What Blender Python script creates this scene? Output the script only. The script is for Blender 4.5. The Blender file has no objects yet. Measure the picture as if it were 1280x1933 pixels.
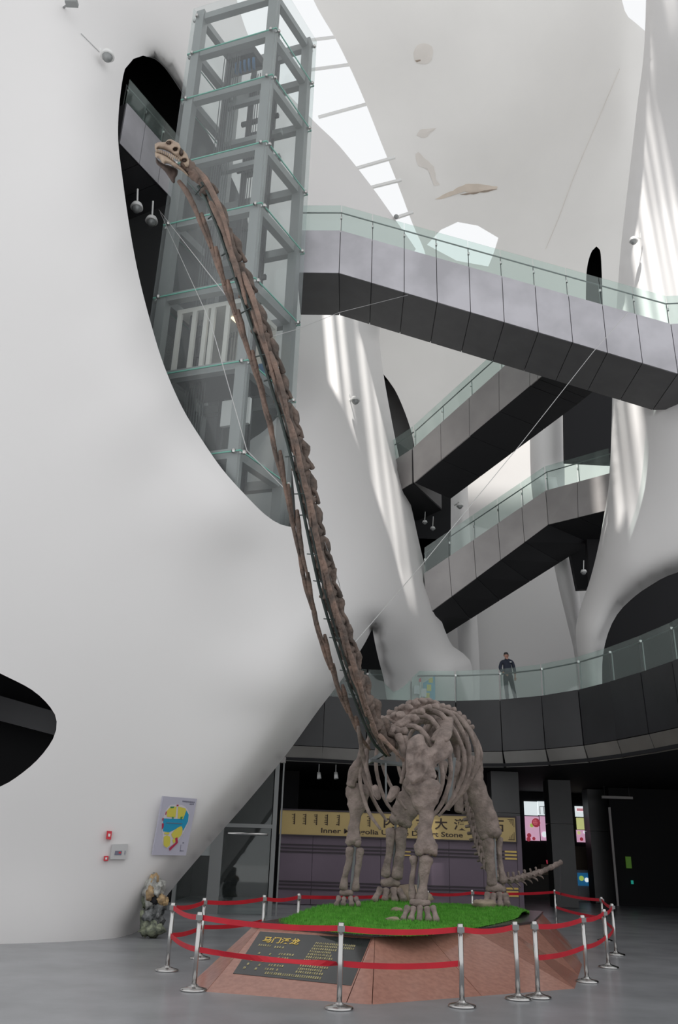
import bpy, bmesh, math, random
import numpy as np
from mathutils import Vector, Matrix, noise
from mathutils.geometry import delaunay_2d_cdt
random.seed(7)
SC = bpy.context.scene
COL = SC.collection

# ------------------------------------------------------------------ camera
F = 1560.0; TILT = math.radians(22.3); ROLL = math.radians(1.9); CAMH = 1.68
cam_d = bpy.data.cameras.new('camera'); cam = bpy.data.objects.new('camera', cam_d); COL.objects.link(cam)
cam_d.sensor_fit = 'VERTICAL'; cam_d.sensor_height = 36.0; cam_d.sensor_width = 36.0 * 1280 / 1933
cam_d.lens = F / 1933 * 36.0; cam_d.clip_end = 500
cam.matrix_world = Matrix.Translation((0, 0, CAMH)) @ Matrix.Rotation(math.pi / 2 + TILT, 4, 'X') @ Matrix.Rotation(ROLL, 4, 'Z')
SC.camera = cam
# ------------------------------------------------------------------ world, sun, exposure
w = bpy.data.worlds.new('world'); SC.world = w; w.use_nodes = True
bg = w.node_tree.nodes['Background']; bg.inputs[0].default_value = (0.97, 0.985, 1.0, 1); bg.inputs[1].default_value = 1.02
SUN_DIR = Vector((0.10, 0.21, -0.97)).normalized()
sun_d = bpy.data.lights.new('sun', 'SUN'); sun_d.energy = 13.0; sun_d.angle = math.radians(0.6); sun_d.color = (1.0, 0.97, 0.92)
sun = bpy.data.objects.new('sun', sun_d); COL.objects.link(sun)
sun.rotation_euler = SUN_DIR.to_track_quat('-Z', 'Y').to_euler(); sun.location = (-10, -20, 60)
vs = SC.view_settings; vs.view_transform = 'Standard'; vs.look = 'None'; vs.exposure = -0.07; vs.gamma = 1.0; vs.use_curve_mapping = False
SC.cycles.transparent_max_bounces = 32
SC.cycles.max_bounces = 10; SC.cycles.diffuse_bounces = 6; SC.cycles.glossy_bounces = 4
SC.cycles.caustics_reflective = False; SC.cycles.caustics_refractive = False

# ------------------------------------------------------------------ projection helpers (real points from the photograph's sight lines)
_c, _s = math.cos(ROLL), math.sin(ROLL); _ct, _st = math.cos(TILT), math.sin(TILT)
def ray(px, py):
    u = (px - 640) / F; v = (966.5 - py) / F
    u0 = u * _c - v * _s; v0 = u * _s + v * _c
    return Vector((u0, _ct - v0 * _st, _st + v0 * _ct))
O = Vector((0, 0, CAMH))
def PY(px, py, Y):
    d = ray(px, py); return O + d * (Y / d.y)
def PZ(px, py, Z):
    d = ray(px, py); return O + d * ((Z - CAMH) / d.z)

# ------------------------------------------------------------------ materials
MATS = {}
def mat(name, col, rough=0.6, metal=0.0, noise_scale=None, noise_amt=0.15, bump=0.0, bump_scale=None, spec=0.5, emit=None, emit_s=0.0, col2=None, coat=0.0, detail=5.0):
    m = bpy.data.materials.new(name); m.use_nodes = True; MATS[name] = m
    nt = m.node_tree; b = nt.nodes['Principled BSDF']
    b.inputs['Base Color'].default_value = (*col, 1); b.inputs['Roughness'].default_value = rough
    b.inputs['Metallic'].default_value = metal; b.inputs['Specular IOR Level'].default_value = spec
    b.inputs['Coat Weight'].default_value = coat
    if emit: b.inputs['Emission Color'].default_value = (*emit, 1); b.inputs['Emission Strength'].default_value = emit_s
    if noise_scale:
        tc = nt.nodes.new('ShaderNodeTexCoord'); nz = nt.nodes.new('ShaderNodeTexNoise'); nz.inputs['Scale'].default_value = noise_scale; nz.inputs['Detail'].default_value = detail
        rp = nt.nodes.new('ShaderNodeValToRGB'); c2 = col2 or tuple(max(0, c * (1 - noise_amt)) for c in col)
        rp.color_ramp.elements[0].position = 0.35; rp.color_ramp.elements[1].position = 0.65
        rp.color_ramp.elements[0].color = (*c2, 1); rp.color_ramp.elements[1].color = (*col, 1)
        nt.links.new(tc.outputs['Object'], nz.inputs['Vector']); nt.links.new(nz.outputs['Fac'], rp.inputs[0]); nt.links.new(rp.outputs[0], b.inputs['Base Color'])
    if bump:
        tc2 = nt.nodes.new('ShaderNodeTexCoord'); n2 = nt.nodes.new('ShaderNodeTexNoise'); n2.inputs['Scale'].default_value = bump_scale or 8; n2.inputs['Detail'].default_value = 6
        bp = nt.nodes.new('ShaderNodeBump'); bp.inputs['Strength'].default_value = bump; bp.inputs['Distance'].default_value = 0.05
        nt.links.new(tc2.outputs['Object'], n2.inputs['Vector']); nt.links.new(n2.outputs['Fac'], bp.inputs['Height']); nt.links.new(bp.outputs[0], b.inputs['Normal'])
    return m
def glass(name, tint, haze_col, haze=0.10, gloss=0.05):
    m = bpy.data.materials.new(name); m.use_nodes = True; MATS[name] = m
    nt = m.node_tree; nt.nodes.remove(nt.nodes['Principled BSDF']); out = nt.nodes['Material Output']
    tr = nt.nodes.new('ShaderNodeBsdfTransparent'); tr.inputs[0].default_value = (*tint, 1)
    df = nt.nodes.new('ShaderNodeBsdfDiffuse'); df.inputs[0].default_value = (*haze_col, 1)
    gl = nt.nodes.new('ShaderNodeBsdfGlossy'); gl.inputs['Roughness'].default_value = 0.03
    m1 = nt.nodes.new('ShaderNodeMixShader'); m1.inputs[0].default_value = haze
    nt.links.new(tr.outputs[0], m1.inputs[1]); nt.links.new(df.outputs[0], m1.inputs[2])
    m2 = nt.nodes.new('ShaderNodeMixShader'); m2.inputs[0].default_value = gloss
    nt.links.new(m1.outputs[0], m2.inputs[1]); nt.links.new(gl.outputs[0], m2.inputs[2]); nt.links.new(m2.outputs[0], out.inputs['Surface'])
    return m
PLASTER = mat('white_plaster', (0.735, 0.722, 0.717), 0.75, noise_scale=0.25, noise_amt=0.015, bump=0.06, bump_scale=1.5, spec=0.25)
CREAM = mat('cream_plaster', (0.84, 0.825, 0.80), 0.75, noise_scale=0.25, noise_amt=0.05, bump=0.05, bump_scale=1.5, spec=0.25)
BLACK = mat('black_paint', (0.018, 0.018, 0.020), 0.75, spec=0.2)
CHAR = mat('charcoal_panel', (0.055, 0.055, 0.060), 0.5, noise_scale=0.6, noise_amt=0.3, spec=0.4)
DKMETAL = mat('black_metal_panel', (0.022, 0.022, 0.025), 0.38, noise_scale=0.8, noise_amt=0.35, bump=0.15, bump_scale=1.2, spec=0.6)
GRMETAL = mat('grey_metal_panel', (0.50, 0.49, 0.525), 0.34, metal=0.25, noise_scale=0.7, noise_amt=0.25, bump=0.25, bump_scale=0.8, spec=0.6)
MIDMETAL = mat('mid_grey_metal_panel', (0.38, 0.36, 0.355), 0.4, metal=0.2, noise_scale=0.7, noise_amt=0.2, bump=0.15, bump_scale=0.9)
SOFFIT = mat('dark_grey_soffit', (0.085, 0.085, 0.087), 0.55, noise_scale=2.0, noise_amt=0.15)
BAND = mat('satin_steel_band', (0.32, 0.31, 0.295), 0.33, metal=0.5, noise_scale=0.4, noise_amt=0.3)
FLOORM = mat('polished_grey_floor', (0.31, 0.318, 0.332), 0.27, noise_scale=0.9, noise_amt=0.22, spec=0.5, bump=0.03, bump_scale=3)
STEEL = mat('brushed_steel', (0.55, 0.54, 0.53), 0.22, metal=1.0)
GSTEEL = mat('painted_grey_steel', (0.27, 0.28, 0.28), 0.45, metal=0.3)
DSTEEL = mat('dark_green_steel', (0.075, 0.095, 0.09), 0.5, metal=0.4, noise_scale=4, noise_amt=0.4)
RAIL = mat('dark_rail', (0.10, 0.11, 0.11), 0.4, metal=0.5)
WIRE = mat('wire_steel', (0.5, 0.5, 0.5), 0.4, metal=0.6)
WHITE = mat('white_enamel', (0.75, 0.75, 0.74), 0.4)
GLASS = glass('pale_green_glass', (0.87, 0.935, 0.915), (0.66, 0.75, 0.72), 0.065, 0.05)
SHAFTGLASS = glass('shaft_glass', (0.955, 0.972, 0.970), (0.74, 0.77, 0.78), 0.055, 0.035)
DOORGLASS = glass('dark_door_glass', (0.85, 0.90, 0.89), (0.5, 0.55, 0.55), 0.02, 0.05)
GEDGE = mat('glass_edge_green', (0.16, 0.42, 0.34), 0.3)

# ------------------------------------------------------------------ mesh helpers
class MB:
    def __init__(s): s.v = []; s.f = []
    def add(s, vs, fs):
        n = len(s.v); s.v += [tuple(v) for v in vs]; s.f += [tuple(i + n for i in f) for f in fs]; return s
    def hexa(s, q):      # 8 points: bottom ring 0-3, top ring 4-7
        return s.add(q, [(3, 2, 1, 0), (4, 5, 6, 7), (0, 1, 5, 4), (1, 2, 6, 5), (2, 3, 7, 6), (3, 0, 4, 7)])
    def box(s, x0, x1, y0, y1, z0, z1):
        return s.hexa([(x0, y0, z0), (x1, y0, z0), (x1, y1, z0), (x0, y1, z0), (x0, y0, z1), (x1, y0, z1), (x1, y1, z1), (x0, y1, z1)])
    def bar(s, a, b, wd, ht=None, up=Vector((0, 0, 1))):
        a = Vector(a); b = Vector(b); ht = ht or wd; d = (b - a).normalized(); up = Vector(up)
        if abs(d.dot(up)) > 0.97: up = Vector((0, 1, 0))
        x = d.cross(up).normalized() * wd / 2; y = x.cross(d).normalized() * ht / 2
        return s.hexa([a - x - y, a + x - y, a + x + y, a - x + y, b - x - y, b + x - y, b + x + y, b - x + y])
    def tube(s, pts, rad, n=8, cap=True, squash=1.0, nz=0.0, seed=0.0, refup=None):
        pts = [Vector(p) for p in pts]; m = len(pts); rad = rad if hasattr(rad, '__len__') else [rad] * m
        rings = []; px = None
        for i, p in enumerate(pts):
            t = (pts[min(i + 1, m - 1)] - pts[max(i - 1, 0)]).normalized()
            if px is None:
                u = Vector(refup) if refup is not None else (Vector((0, 0, 1)) if abs(t.z) < 0.9 else Vector((0, 1, 0)))
                px = (u - t * u.dot(t)).normalized()
            else: px = (px - t * px.dot(t)).normalized()
            py = t.cross(px); ring = []
            r = rad[i]; rx, ry = (r if hasattr(r, '__len__') else (r, r * squash))
            for k in range(n):
                a = 2 * math.pi * k / n; q = p + px * (rx * math.cos(a)) + py * (ry * math.sin(a))
                if nz:
                    g = noise.noise(q * 6.0 + Vector((seed, seed * 1.7, 0))) + 0.6 * noise.noise(q * 15.0 + Vector((seed, 0, seed)))
                    q = q + (q - p) * (g * nz)
                ring.append(q)
            rings.append(ring)
        vs = [q for r in rings for q in r]; fs = []
        for i in range(m - 1):
            for k in range(n):
                k2 = (k + 1) % n; fs.append((i * n + k, i * n + k2, (i + 1) * n + k2, (i + 1) * n + k))
        if cap: fs.append(tuple(range(n - 1, -1, -1))); fs.append(tuple((m - 1) * n + k for k in range(n)))
        return s.add(vs, fs)
    def lathe(s, prof, n=16, o=(0, 0, 0)):
        o = Vector(o); vs = []; fs = []
        for r, z in prof:
            for k in range(n):
                a = 2 * math.pi * k / n; vs.append(o + Vector((r * math.cos(a), r * math.sin(a), z)))
        m = len(prof)
        for i in range(m - 1):
            for k in range(n):
                k2 = (k + 1) % n; fs.append((i * n + k, i * n + k2, (i + 1) * n + k2, (i + 1) * n + k))
        fs.append(tuple(range(n - 1, -1, -1))); fs.append(tuple((m - 1) * n + k for k in range(n)))
        return s.add(vs, fs)
    def blob(s, c, r, nu=10, nv=7, nz=0.0, seed=0.0, fr=4.0, M=None):
        c = Vector(c); r = Vector(r) if hasattr(r, '__len__') else Vector((r, r, r)); vs = []; fs = []
        def pt(d):
            q = Vector((d.x * r.x, d.y * r.y, d.z * r.z)); g = 1 + nz * (noise.noise(d * fr * .5 + Vector((seed, seed, 3))) + 0.7 * noise.noise(d * fr + Vector((seed, 0, 0))))
            q = q * g
            if M is not None: q = M @ q
            return c + q
        vs.append(pt(Vector((0, 0, -1))))
        for i in range(1, nv):
            th = math.pi * i / nv
            for k in range(nu):
                a = 2 * math.pi * k / nu; vs.append(pt(Vector((math.sin(th) * math.cos(a), math.sin(th) * math.sin(a), -math.cos(th)))))
        vs.append(pt(Vector((0, 0, 1))))
        for k in range(nu): fs.append((0, 1 + (k + 1) % nu, 1 + k))
        for i in range(nv - 2):
            for k in range(nu):
                a = 1 + i * nu; k2 = (k + 1) % nu; fs.append((a + k, a + k2, a + nu + k2, a + nu + k))
        L = len(vs) - 1; a = 1 + (nv - 2) * nu
        for k in range(nu): fs.append((a + k, a + (k + 1) % nu, L))
        return s.add(vs, fs)
    def plate(s, front, back):      # two matching outlines
        n = len(front); fs = [tuple(range(n)), tuple(range(2 * n - 1, n - 1, -1))]
        for i in range(n): j = (i + 1) % n; fs.append((j, i, n + i, n + j))
        return s.add(list(front) + list(back), fs)
def mesh_of(name, mb, smooth=False, fix=True):
    me = bpy.data.meshes.new(name); me.from_pydata([tuple(v) for v in mb.v], [], mb.f); me.update()
    if fix:
        bm = bmesh.new(); bm.from_mesh(me); bmesh.ops.recalc_face_normals(bm, faces=bm.faces); bm.to_mesh(me); bm.free()
    if smooth:
        me.polygons.foreach_set('use_smooth', [True] * len(me.polygons))
    return me
def obj(name, mb, m, parent=None, smooth=False, bevel=0.0, fix=True):
    me = mb if isinstance(mb, bpy.types.Mesh) else mesh_of(name, mb, smooth, fix)
    if m is not None and not me.materials: me.materials.append(m)
    o = bpy.data.objects.new(name, me); COL.objects.link(o)
    if parent is not None: o.parent = parent; o.matrix_parent_inverse = Matrix.Translation(parent.location).inverted() if False else Matrix.Identity(4)
    if parent is not None: o.location = -Vector(parent['_o']) if '_o' in parent else (0, 0, 0)
    if bevel:
        b = o.modifiers.new('bevel', 'BEVEL'); b.width = bevel; b.segments = 2; b.limit_method = 'ANGLE'
    return o
def tag(o, label, cat=None, group=None, kind=None):
    o['label'] = label
    if cat: o['category'] = cat
    if group: o['group'] = group
    if kind: o['kind'] = kind
    return o
def thing(name, loc, label, cat, group=None, kind=None):
    o = bpy.data.objects.new(name, None); COL.objects.link(o); o.location = loc; o['_o'] = tuple(loc); o.empty_display_size = 0.2
    return tag(o, label, cat, group, kind)
def struct(name, mb, m, label=None, smooth=False, bevel=0.0):
    o = obj(name, mb, m, None, smooth, bevel); o['kind'] = 'structure'
    if label: o['label'] = label
    return o
def quad_slab(mb, a, b, c, d, n, t):     # a b c d corners, thickness t along n (pointing away from the visible side)
    n = Vector(n).normalized() * t
    return mb.plate([Vector(p) for p in (a, b, c, d)], [Vector(p) + n for p in (a, b, c, d)])
def lerp(a, b, t): return Vector(a).lerp(Vector(b), t)
def spl(pts, step=14):                   # open Catmull-Rom through the points
    P = [Vector((p[0], p[1], 0)) for p in pts]; P = [2 * P[0] - P[1]] + P + [2 * P[-1] - P[-2]]; out = []
    for i in range(1, len(P) - 2):
        p0, p1, p2, p3 = P[i - 1:i + 3]; n = max(1, int((p2 - p1).length / step))
        for k in range(n):
            t = k / n
            q = 0.5 * ((2 * p1) + (p2 - p0) * t + (2 * p0 - 5 * p1 + 4 * p2 - p3) * t * t + (3 * p1 - p0 - 3 * p2 + p3) * t ** 3); out.append((q.x, q.y))
    out.append((pts[-1][0], pts[-1][1])); return out
def spl3(pts, n=6):
    P = [Vector(p) for p in pts]; P = [2 * P[0] - P[1]] + P + [2 * P[-1] - P[-2]]; out = []
    for i in range(1, len(P) - 2):
        p0, p1, p2, p3 = P[i - 1:i + 3]
        for k in range(n):
            t = k / n; out.append(0.5 * ((2 * p1) + (p2 - p0) * t + (2 * p0 - 5 * p1 + 4 * p2 - p3) * t * t + (3 * p1 - p0 - 3 * p2 + p3) * t ** 3))
    out.append(P[-2]); return out
def dens(pts, step=14):                  # straight pieces
    out = []
    for (a, b) in zip(pts[:-1], pts[1:]):
        L = math.hypot(b[0] - a[0], b[1] - a[1]); n = max(1, int(L / step))
        out += [(a[0] + (b[0] - a[0]) * k / n, a[1] + (b[1] - a[1]) * k / n) for k in range(n)]
    return out + [tuple(pts[-1])]
def inside(P, poly):
    x = P[:, 0]; y = P[:, 1]; r = np.zeros(len(P), bool); q = np.array(poly); n = len(q); j = n - 1
    for i in range(n):
        xi, yi = q[i]; xj, yj = q[j]
        if yi != yj: r ^= ((yi > y) != (yj > y)) & (x < (xj - xi) * (y - yi) / (yj - yi) + xi)
        j = i
    return r
def segdist(P, poly, closed=False):
    q = np.array(poly); d = np.full(len(P), 1e9); m = len(q) if closed else len(q) - 1
    for i in range(m):
        a = q[i]; b = q[(i + 1) % len(q)]; ab = b - a; L = max(1e-9, ab @ ab)
        t = np.clip(((P - a) @ ab) / L, 0, 1); e = P - (a + t[:, None] * ab); d = np.minimum(d, np.hypot(e[:, 0], e[:, 1]))
    return d
class Depth:                             # smooth distance field through surveyed control points
    def __init__(s, ctl, lam=0.0):
        C = np.array(ctl, float); s.X = C[:, :2] / 500; n = len(C); K = s.phi(s.X, s.X) + lam * np.eye(n)
        Pm = np.c_[np.ones(n), s.X]; A = np.zeros((n + 3, n + 3)); A[:n, :n] = K; A[:n, n:] = Pm; A[n:, :n] = Pm.T
        s.w = np.linalg.solve(A, np.r_[C[:, 2], 0, 0, 0])
    def phi(s, a, b):
        r = np.sqrt(((a[:, None] - b[None]) ** 2).sum(-1)) + 1e-9; return r * r * np.log(r)
    def __call__(s, P):
        P = np.atleast_2d(np.array(P, float)) / 500; return s.phi(P, s.X) @ s.w[:-3] + np.c_[np.ones(len(P)), P] @ s.w[-3:]
def signed_area(p):
    q = np.array(p); return 0.5 * np.sum(q[:, 0] * np.roll(q[:, 1], -1) - np.roll(q[:, 0], -1) * q[:, 1])
def shell(name, outline, holes, depth, curls, m, step=12, th=0.5, label=None):
    rings = [outline] + holes; pts = []; edges = []
    for r in rings:
        n = len(pts); pts += r; edges += [(n + i, n + (i + 1) % len(r)) for i in range(len(r))]
    q = np.array(outline); x0, y0 = q.min(0); x1, y1 = q.max(0)
    gx, gy = np.meshgrid(np.arange(x0, x1, step), np.arange(y0, y1, step)); gx = gx + (np.arange(gx.shape[0])[:, None] % 2) * step / 2
    G = np.c_[gx.ravel(), gy.ravel()]; k = inside(G, outline)
    for h in holes: k &= ~inside(G, h)
    G = G[k]
    for r in rings: G = G[segdist(G, r, True) > step * 0.55]
    allp = pts + [tuple(g) for g in G]
    res = delaunay_2d_cdt([Vector(p) for p in allp], edges, [], 0, 1e-4); V = np.array([tuple(v) for v in res[0]]); Fc = [tuple(f) for f in res[2]]
    cen = np.array([V[list(f)].mean(0) for f in Fc]); k = inside(cen, outline)
    for h in holes: k &= ~inside(cen, h)
    Fc = [f for f, kk in zip(Fc, k) if kk]
    D = depth(V)
    for line, R, amt in curls:
        t = np.clip(1 - segdist(V, line) / R, 0, 1); D = D + amt * (1 - np.sqrt(np.clip(1 - t * t, 0, 1)))
    vs = [PY(v[0], v[1], d) for v, d in zip(V, D)]
    mb = MB(); n = len(vs); mb.v = [tuple(v) for v in vs]; mb.f = [f if signed_area([V[i] for i in f]) < 0 else f[::-1] for f in Fc]
    # boundary edges -> thickness strip and back
    cnt = {}
    for f in mb.f:
        for i in range(len(f)): a, b = f[i], f[(i + 1) % len(f)]; cnt[(a, b)] = 1
    bnd = [e for e in cnt if (e[1], e[0]) not in cnt]
    back = [PY(v[0], v[1], d + th) for v, d in zip(V, D)]; mb.v += [tuple(v) for v in back]
    mb.f += [tuple(i + n for i in f[::-1]) for f in list(mb.f)]
    for a, b in bnd:
        s0 = len(mb.v); mb.v += [mb.v[b], mb.v[a], mb.v[n + a], mb.v[n + b]]; mb.f.append((s0, s0 + 1, s0 + 2, s0 + 3))
    me = mesh_of(name, mb, True, fix=False); o = obj(name, me, m); o['kind'] = 'structure'
    if label: o['label'] = label
    return o
def recess(name, hole, depth, back_y, m, grow=25, inset=0.3, label=None):   # dark room behind an opening: reveal + back wall
    q = np.array(hole); c = q.mean(0); D = depth(q); mb = MB(); n = len(q)
    g = q + (q - c) / np.maximum(1, np.hypot(*(q - c).T))[:, None] * grow
    A = [PY(p[0], p[1], d + inset) for p, d in zip(q, D)]; B = [PY(p[0], p[1], max(back_y, d + 2)) for p, d in zip(g, D)]
    mb.v = [tuple(v) for v in A + B]
    for i in range(n): j = (i + 1) % n; mb.f.append((i, j, n + j, n + i))
    res = delaunay_2d_cdt([Vector(p) for p in g], [(i, (i + 1) % n) for i in range(n)], [], 0, 1e-4)
    for f in res[2]:
        f = list(f); cc = np.array([tuple(res[0][i]) for i in f]).mean(0)
        if inside(np.array([cc]), [tuple(p) for p in g])[0] and max(f) < n: mb.f.append(tuple(n + i for i in f))
    o = obj(name, mb, m); o['kind'] = 'structure'
    if label: o['label'] = label
    return o

# ------------------------------------------------------------------ the hall: floor
struct('floor', MB().box(-45, 45, -45, 60, -0.3, 0), FLOORM, 'polished dark grey stone floor of the hall')

# ------------------------------------------------------------------ big white wall on the left, flowing into the middle column
low = spl([(258, 1768), (270, 1752), (300, 1712), (330, 1672), (400, 1590), (470, 1510), (540, 1425), (600, 1342), (640, 1290), (668, 1248), (690, 1212), (703, 1186)])
footL = spl([(703, 1186), (708, 1215), (716, 1250), (725, 1285), (733, 1345)])
colR = spl([(895, 1345), (893, 1275), (887, 1246), (874, 1233), (855, 1220), (840, 1190), (815, 1115), (795, 1040), (775, 950), (755, 870), (737, 780), (723, 700), (716, 640)])
slitL = spl([(720, 580), (745, 520), (785, 470), (775, 455), (750, 420), (700, 350), (640, 275), (592, 228), (530, 160), (470, 70), (425, -80)])
base = [(-500, 1797), (-300, 1792), (-100, 1786), (0, 1782), (130, 1778), (200, 1773)]
outA = dens(base + [low[0]])[:-1] + low[:-1] + footL[:-1] + dens([footL[-1], colR[0]])[:-1] + colR + slitL[:-1] + dens([slitL[-1], (-500, -80), base[0]])[:-1]
rim = spl([(558, 996), (530, 990), (500, 971), (460, 931), (420, 886), (385, 836), (345, 771), (310, 691), (285, 611), (262, 521), (245, 431), (232, 341), (223, 262), (226, 190), (236, 130), (252, 111), (270, 105), (292, 111), (313, 130), (335, 162)])
rimR = spl([(335, 162), (385, 240), (430, 320), (463, 400), (483, 500), (495, 600), (505, 690), (525, 770), (547, 860), (557, 950), (558, 996)])
holeA = rim[:-1] + rimR[:-1]
holeB = spl([(-420, 1240), (-300, 1200), (-150, 1215), (-50, 1246), (0, 1271), (60, 1302), (95, 1335), (107, 1362), (100, 1395), (70, 1435), (30, 1468), (0, 1485), (-60, 1510), (-200, 1530), (-350, 1480), (-420, 1400), (-435, 1300), (-420, 1240)])[:-1]
ctlA = [(p[0], p[1], PZ(p[0], p[1], 0).y) for p in base] + [(258, 1768, 18.3)]
ctlA += [(200, 0, 18.8), (400, 0, 25), (270, 105, 20.0), (335, 162, 22.6), (430, 320, 25.4), (470, 420, 26), (500, 640, 26), (525, 770, 24.8), (556, 950, 21.4), (558, 996, 20.5), (425, 893, 18.3), (464, 934, 18.55), (500, 971, 19.1), (560, 300, 28), (650, 330, 30), (760, 450, 30.5), (620, 620, 27.6), (700, 650, 29.0),
    (600, 760, 25), (660, 760, 27.4), (740, 850, 29.2), (592, 950, 22.4), (650, 950, 24.8), (740, 960, 28.4), (620, 1080, 21.6), (690, 1080, 24.2), (760, 1080, 28.6), (800, 1150, 29.2), (640, 1200, 21.0), (680, 1170, 22.4), (725, 1165, 25.8),
    (740, 1230, 28.8), (800, 1250, 29.6), (870, 1262, 30.3), (735, 1320, 30.5), (890, 1320, 30.7), (800, 1330, 30.3), (560, 1390, 20.1), (620, 1305, 20.8), (560, 1150, 19.9), (470, 1480, 19.3), (380, 1600, 18.8)]
rimx = {0: 150, 150: 190, 300: 205, 450: 225, 600: 260, 750: 315, 900: 380, 1050: 470, 1200: 480, 1350: 480, 1500: 430, 1650: 300}    # the broad left part is a plain, nearly upright sweep
for yy, xm in rimx.items():
    for xx in (-500, -300, -120, 40, 170, 300, 430):
        if xx < xm - 40: ctlA.append((xx, yy, 16.5 + 0.0056 * xx))
    ctlA.append((xm, yy, 16.5 + 0.0056 * xm - (0.3 if 700 < yy < 1000 else 0)))
DA = Depth(ctlA, 0.02)
curlA = [(low, 55, 1.6), (footL, 45, 1.5), (colR, 75, 2.6), (spl([(292, 111), (313, 130), (335, 162), (385, 240)]), 40, 1.0)]
wall_left = shell('wall_left', outA, [holeA, holeB], DA, curlA, PLASTER, 11, 0.35, 'huge white sculpted wall flowing into a column, with a leaf-shaped opening')
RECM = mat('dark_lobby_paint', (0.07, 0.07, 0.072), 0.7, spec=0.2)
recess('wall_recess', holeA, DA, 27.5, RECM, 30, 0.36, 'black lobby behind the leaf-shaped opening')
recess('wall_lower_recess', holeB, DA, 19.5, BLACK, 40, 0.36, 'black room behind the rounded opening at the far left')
mb = MB(); quad_slab(mb, PY(-60, 1345, 18.2), PY(120, 1392, 18.2), PY(120, 1348, 18.2), PY(-60, 1296, 18.2), (0, 1, 0), .3); struct('trim_1', mb, CHAR, 'dark balcony edge inside the rounded opening at the far left')
def onA(px, py, off=0.0): return PY(px, py, float(DA([(px, py)])[0]) - off)

# inner white wall seen through the foot of the shaft
inn = spl([(452, 945), (458, 850), (500, 812), (535, 775), (552, 760), (556, 800), (557, 900), (556, 1010)])
shell('wall_inner', inn + dens([(556, 1010), (500, 1000), (452, 945)])[1:-1], [], Depth([(452, 945, 22.6), (458, 850, 23.6), (566, 748, 24.2), (575, 900, 22.6), (562, 1005, 22.4), (500, 1000, 22.2)]), [], PLASTER, 14, 0.3, 'white inner wall below the lobby')

# ------------------------------------------------------------------ ceiling sweep, with skylight slit, bright hatch and dark arch
slitR = spl([(570, -80), (592, 0), (640, 85), (682, 175), (720, 270), (752, 350), (780, 425), (800, 470), (812, 515)])
hatch = dens([(806, 462), (832, 434), (864, 419), (902, 426), (941, 449), (932, 478), (922, 503), (862, 492), (806, 462)])[:-1]
arch = spl([(1106, 575), (1107, 520), (1111, 492), (1118, 473), (1126, 465), (1132, 471), (1135, 492), (1138, 575)], 6) + [(1122, 578)]
dark = spl([(722, 704), (745, 735), (765, 780), (779, 825), (786, 870)]) + [(745, 868), (712, 790), (702, 720)]
outC = slitR[:-1] + spl([(812, 515), (770, 560), (720, 585), (690, 620), (686, 720), (715, 830), (770, 905), (800, 905)]) + dens([(800, 905), (1080, 735), (1270, 650), (1290, 300), (1260, 100)])[1:-1] + spl([(1260, 100), (1222, 62), (1202, 45), (1186, 32), (1174, 0), (1168, -80)])[:-1] + dens([(1168, -80), (570, -80)])[:-1]
DC = Depth([(590, 0, 26.5), (700, 200, 30), (800, 465, 34), (650, 100, 28), (880, 0, 26), (1160, 0, 26), (900, 250, 30), (1150, 250, 29.5), (1000, 450, 33.5), (1120, 500, 33), (720, 620, 36), (760, 800, 36), (900, 720, 37), (1050, 700, 35), (1240, 600, 33)], 1e-4)
ceiling = shell('ceiling', outC, [hatch, arch, dark], DC, [], CREAM, 14, 0.4, 'cream white vaulted ceiling with peeling water stains')
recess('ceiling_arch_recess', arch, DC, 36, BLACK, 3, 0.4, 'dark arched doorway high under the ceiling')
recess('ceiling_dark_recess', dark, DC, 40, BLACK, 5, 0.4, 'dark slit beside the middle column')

# ------------------------------------------------------------------ right column
c3L = spl([(1222, -80), (1216, 90), (1203, 200), (1188, 330), (1172, 470), (1163, 600), (1157, 720), (1155, 790), (1152, 870), (1145, 940), (1132, 1020), (1115, 1090), (1095, 1150), (1087, 1185), (1090, 1230), (1098, 1300), (1103, 1345)])
c3A = spl([(1140, 1345), (1137, 1290), (1138, 1240), (1148, 1195), (1165, 1160), (1190, 1133), (1225, 1107), (1280, 1080), (1420, 1045)])
outR = c3L[:-1] + dens([c3L[-1], c3A[0]])[:-1] + c3A[:-1] + dens([c3A[-1], (1420, -80), c3L[0]])[:-1]
DR = Depth([(1220, -60, 22.0), (1216, 90, 23.6), (1203, 200, 25.4), (1188, 330, 26.6), (1163, 600, 27.2), (1155, 790, 27), (1145, 940, 27), (1115, 1090, 27.2), (1090, 1200, 27.6), (1120, 1330, 27.6), (1140, 1240, 27.4), (1240, 800, 24.5), (1280, 1000, 24.2), (1260, 400, 25.5), (1280, 100, 22.4), (1400, 500, 22.5), (1500, 900, 22.5), (1180, 1060, 25.8), (1400, -80, 20), (1165, 1160, 26.8)], 1e-4)
shell('wall_right', outR, [], DR, [(c3L, 70, 2.2), (c3A, 40, 1.0)], PLASTER, 12, 0.6, 'white sculpted column curving down to an arch on the balcony')
struct('wall_arch_back', MB().box(10.3, 22, 32, 32.3, 6.75, 14.5), BLACK, 'black wall behind the right arch')

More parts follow.
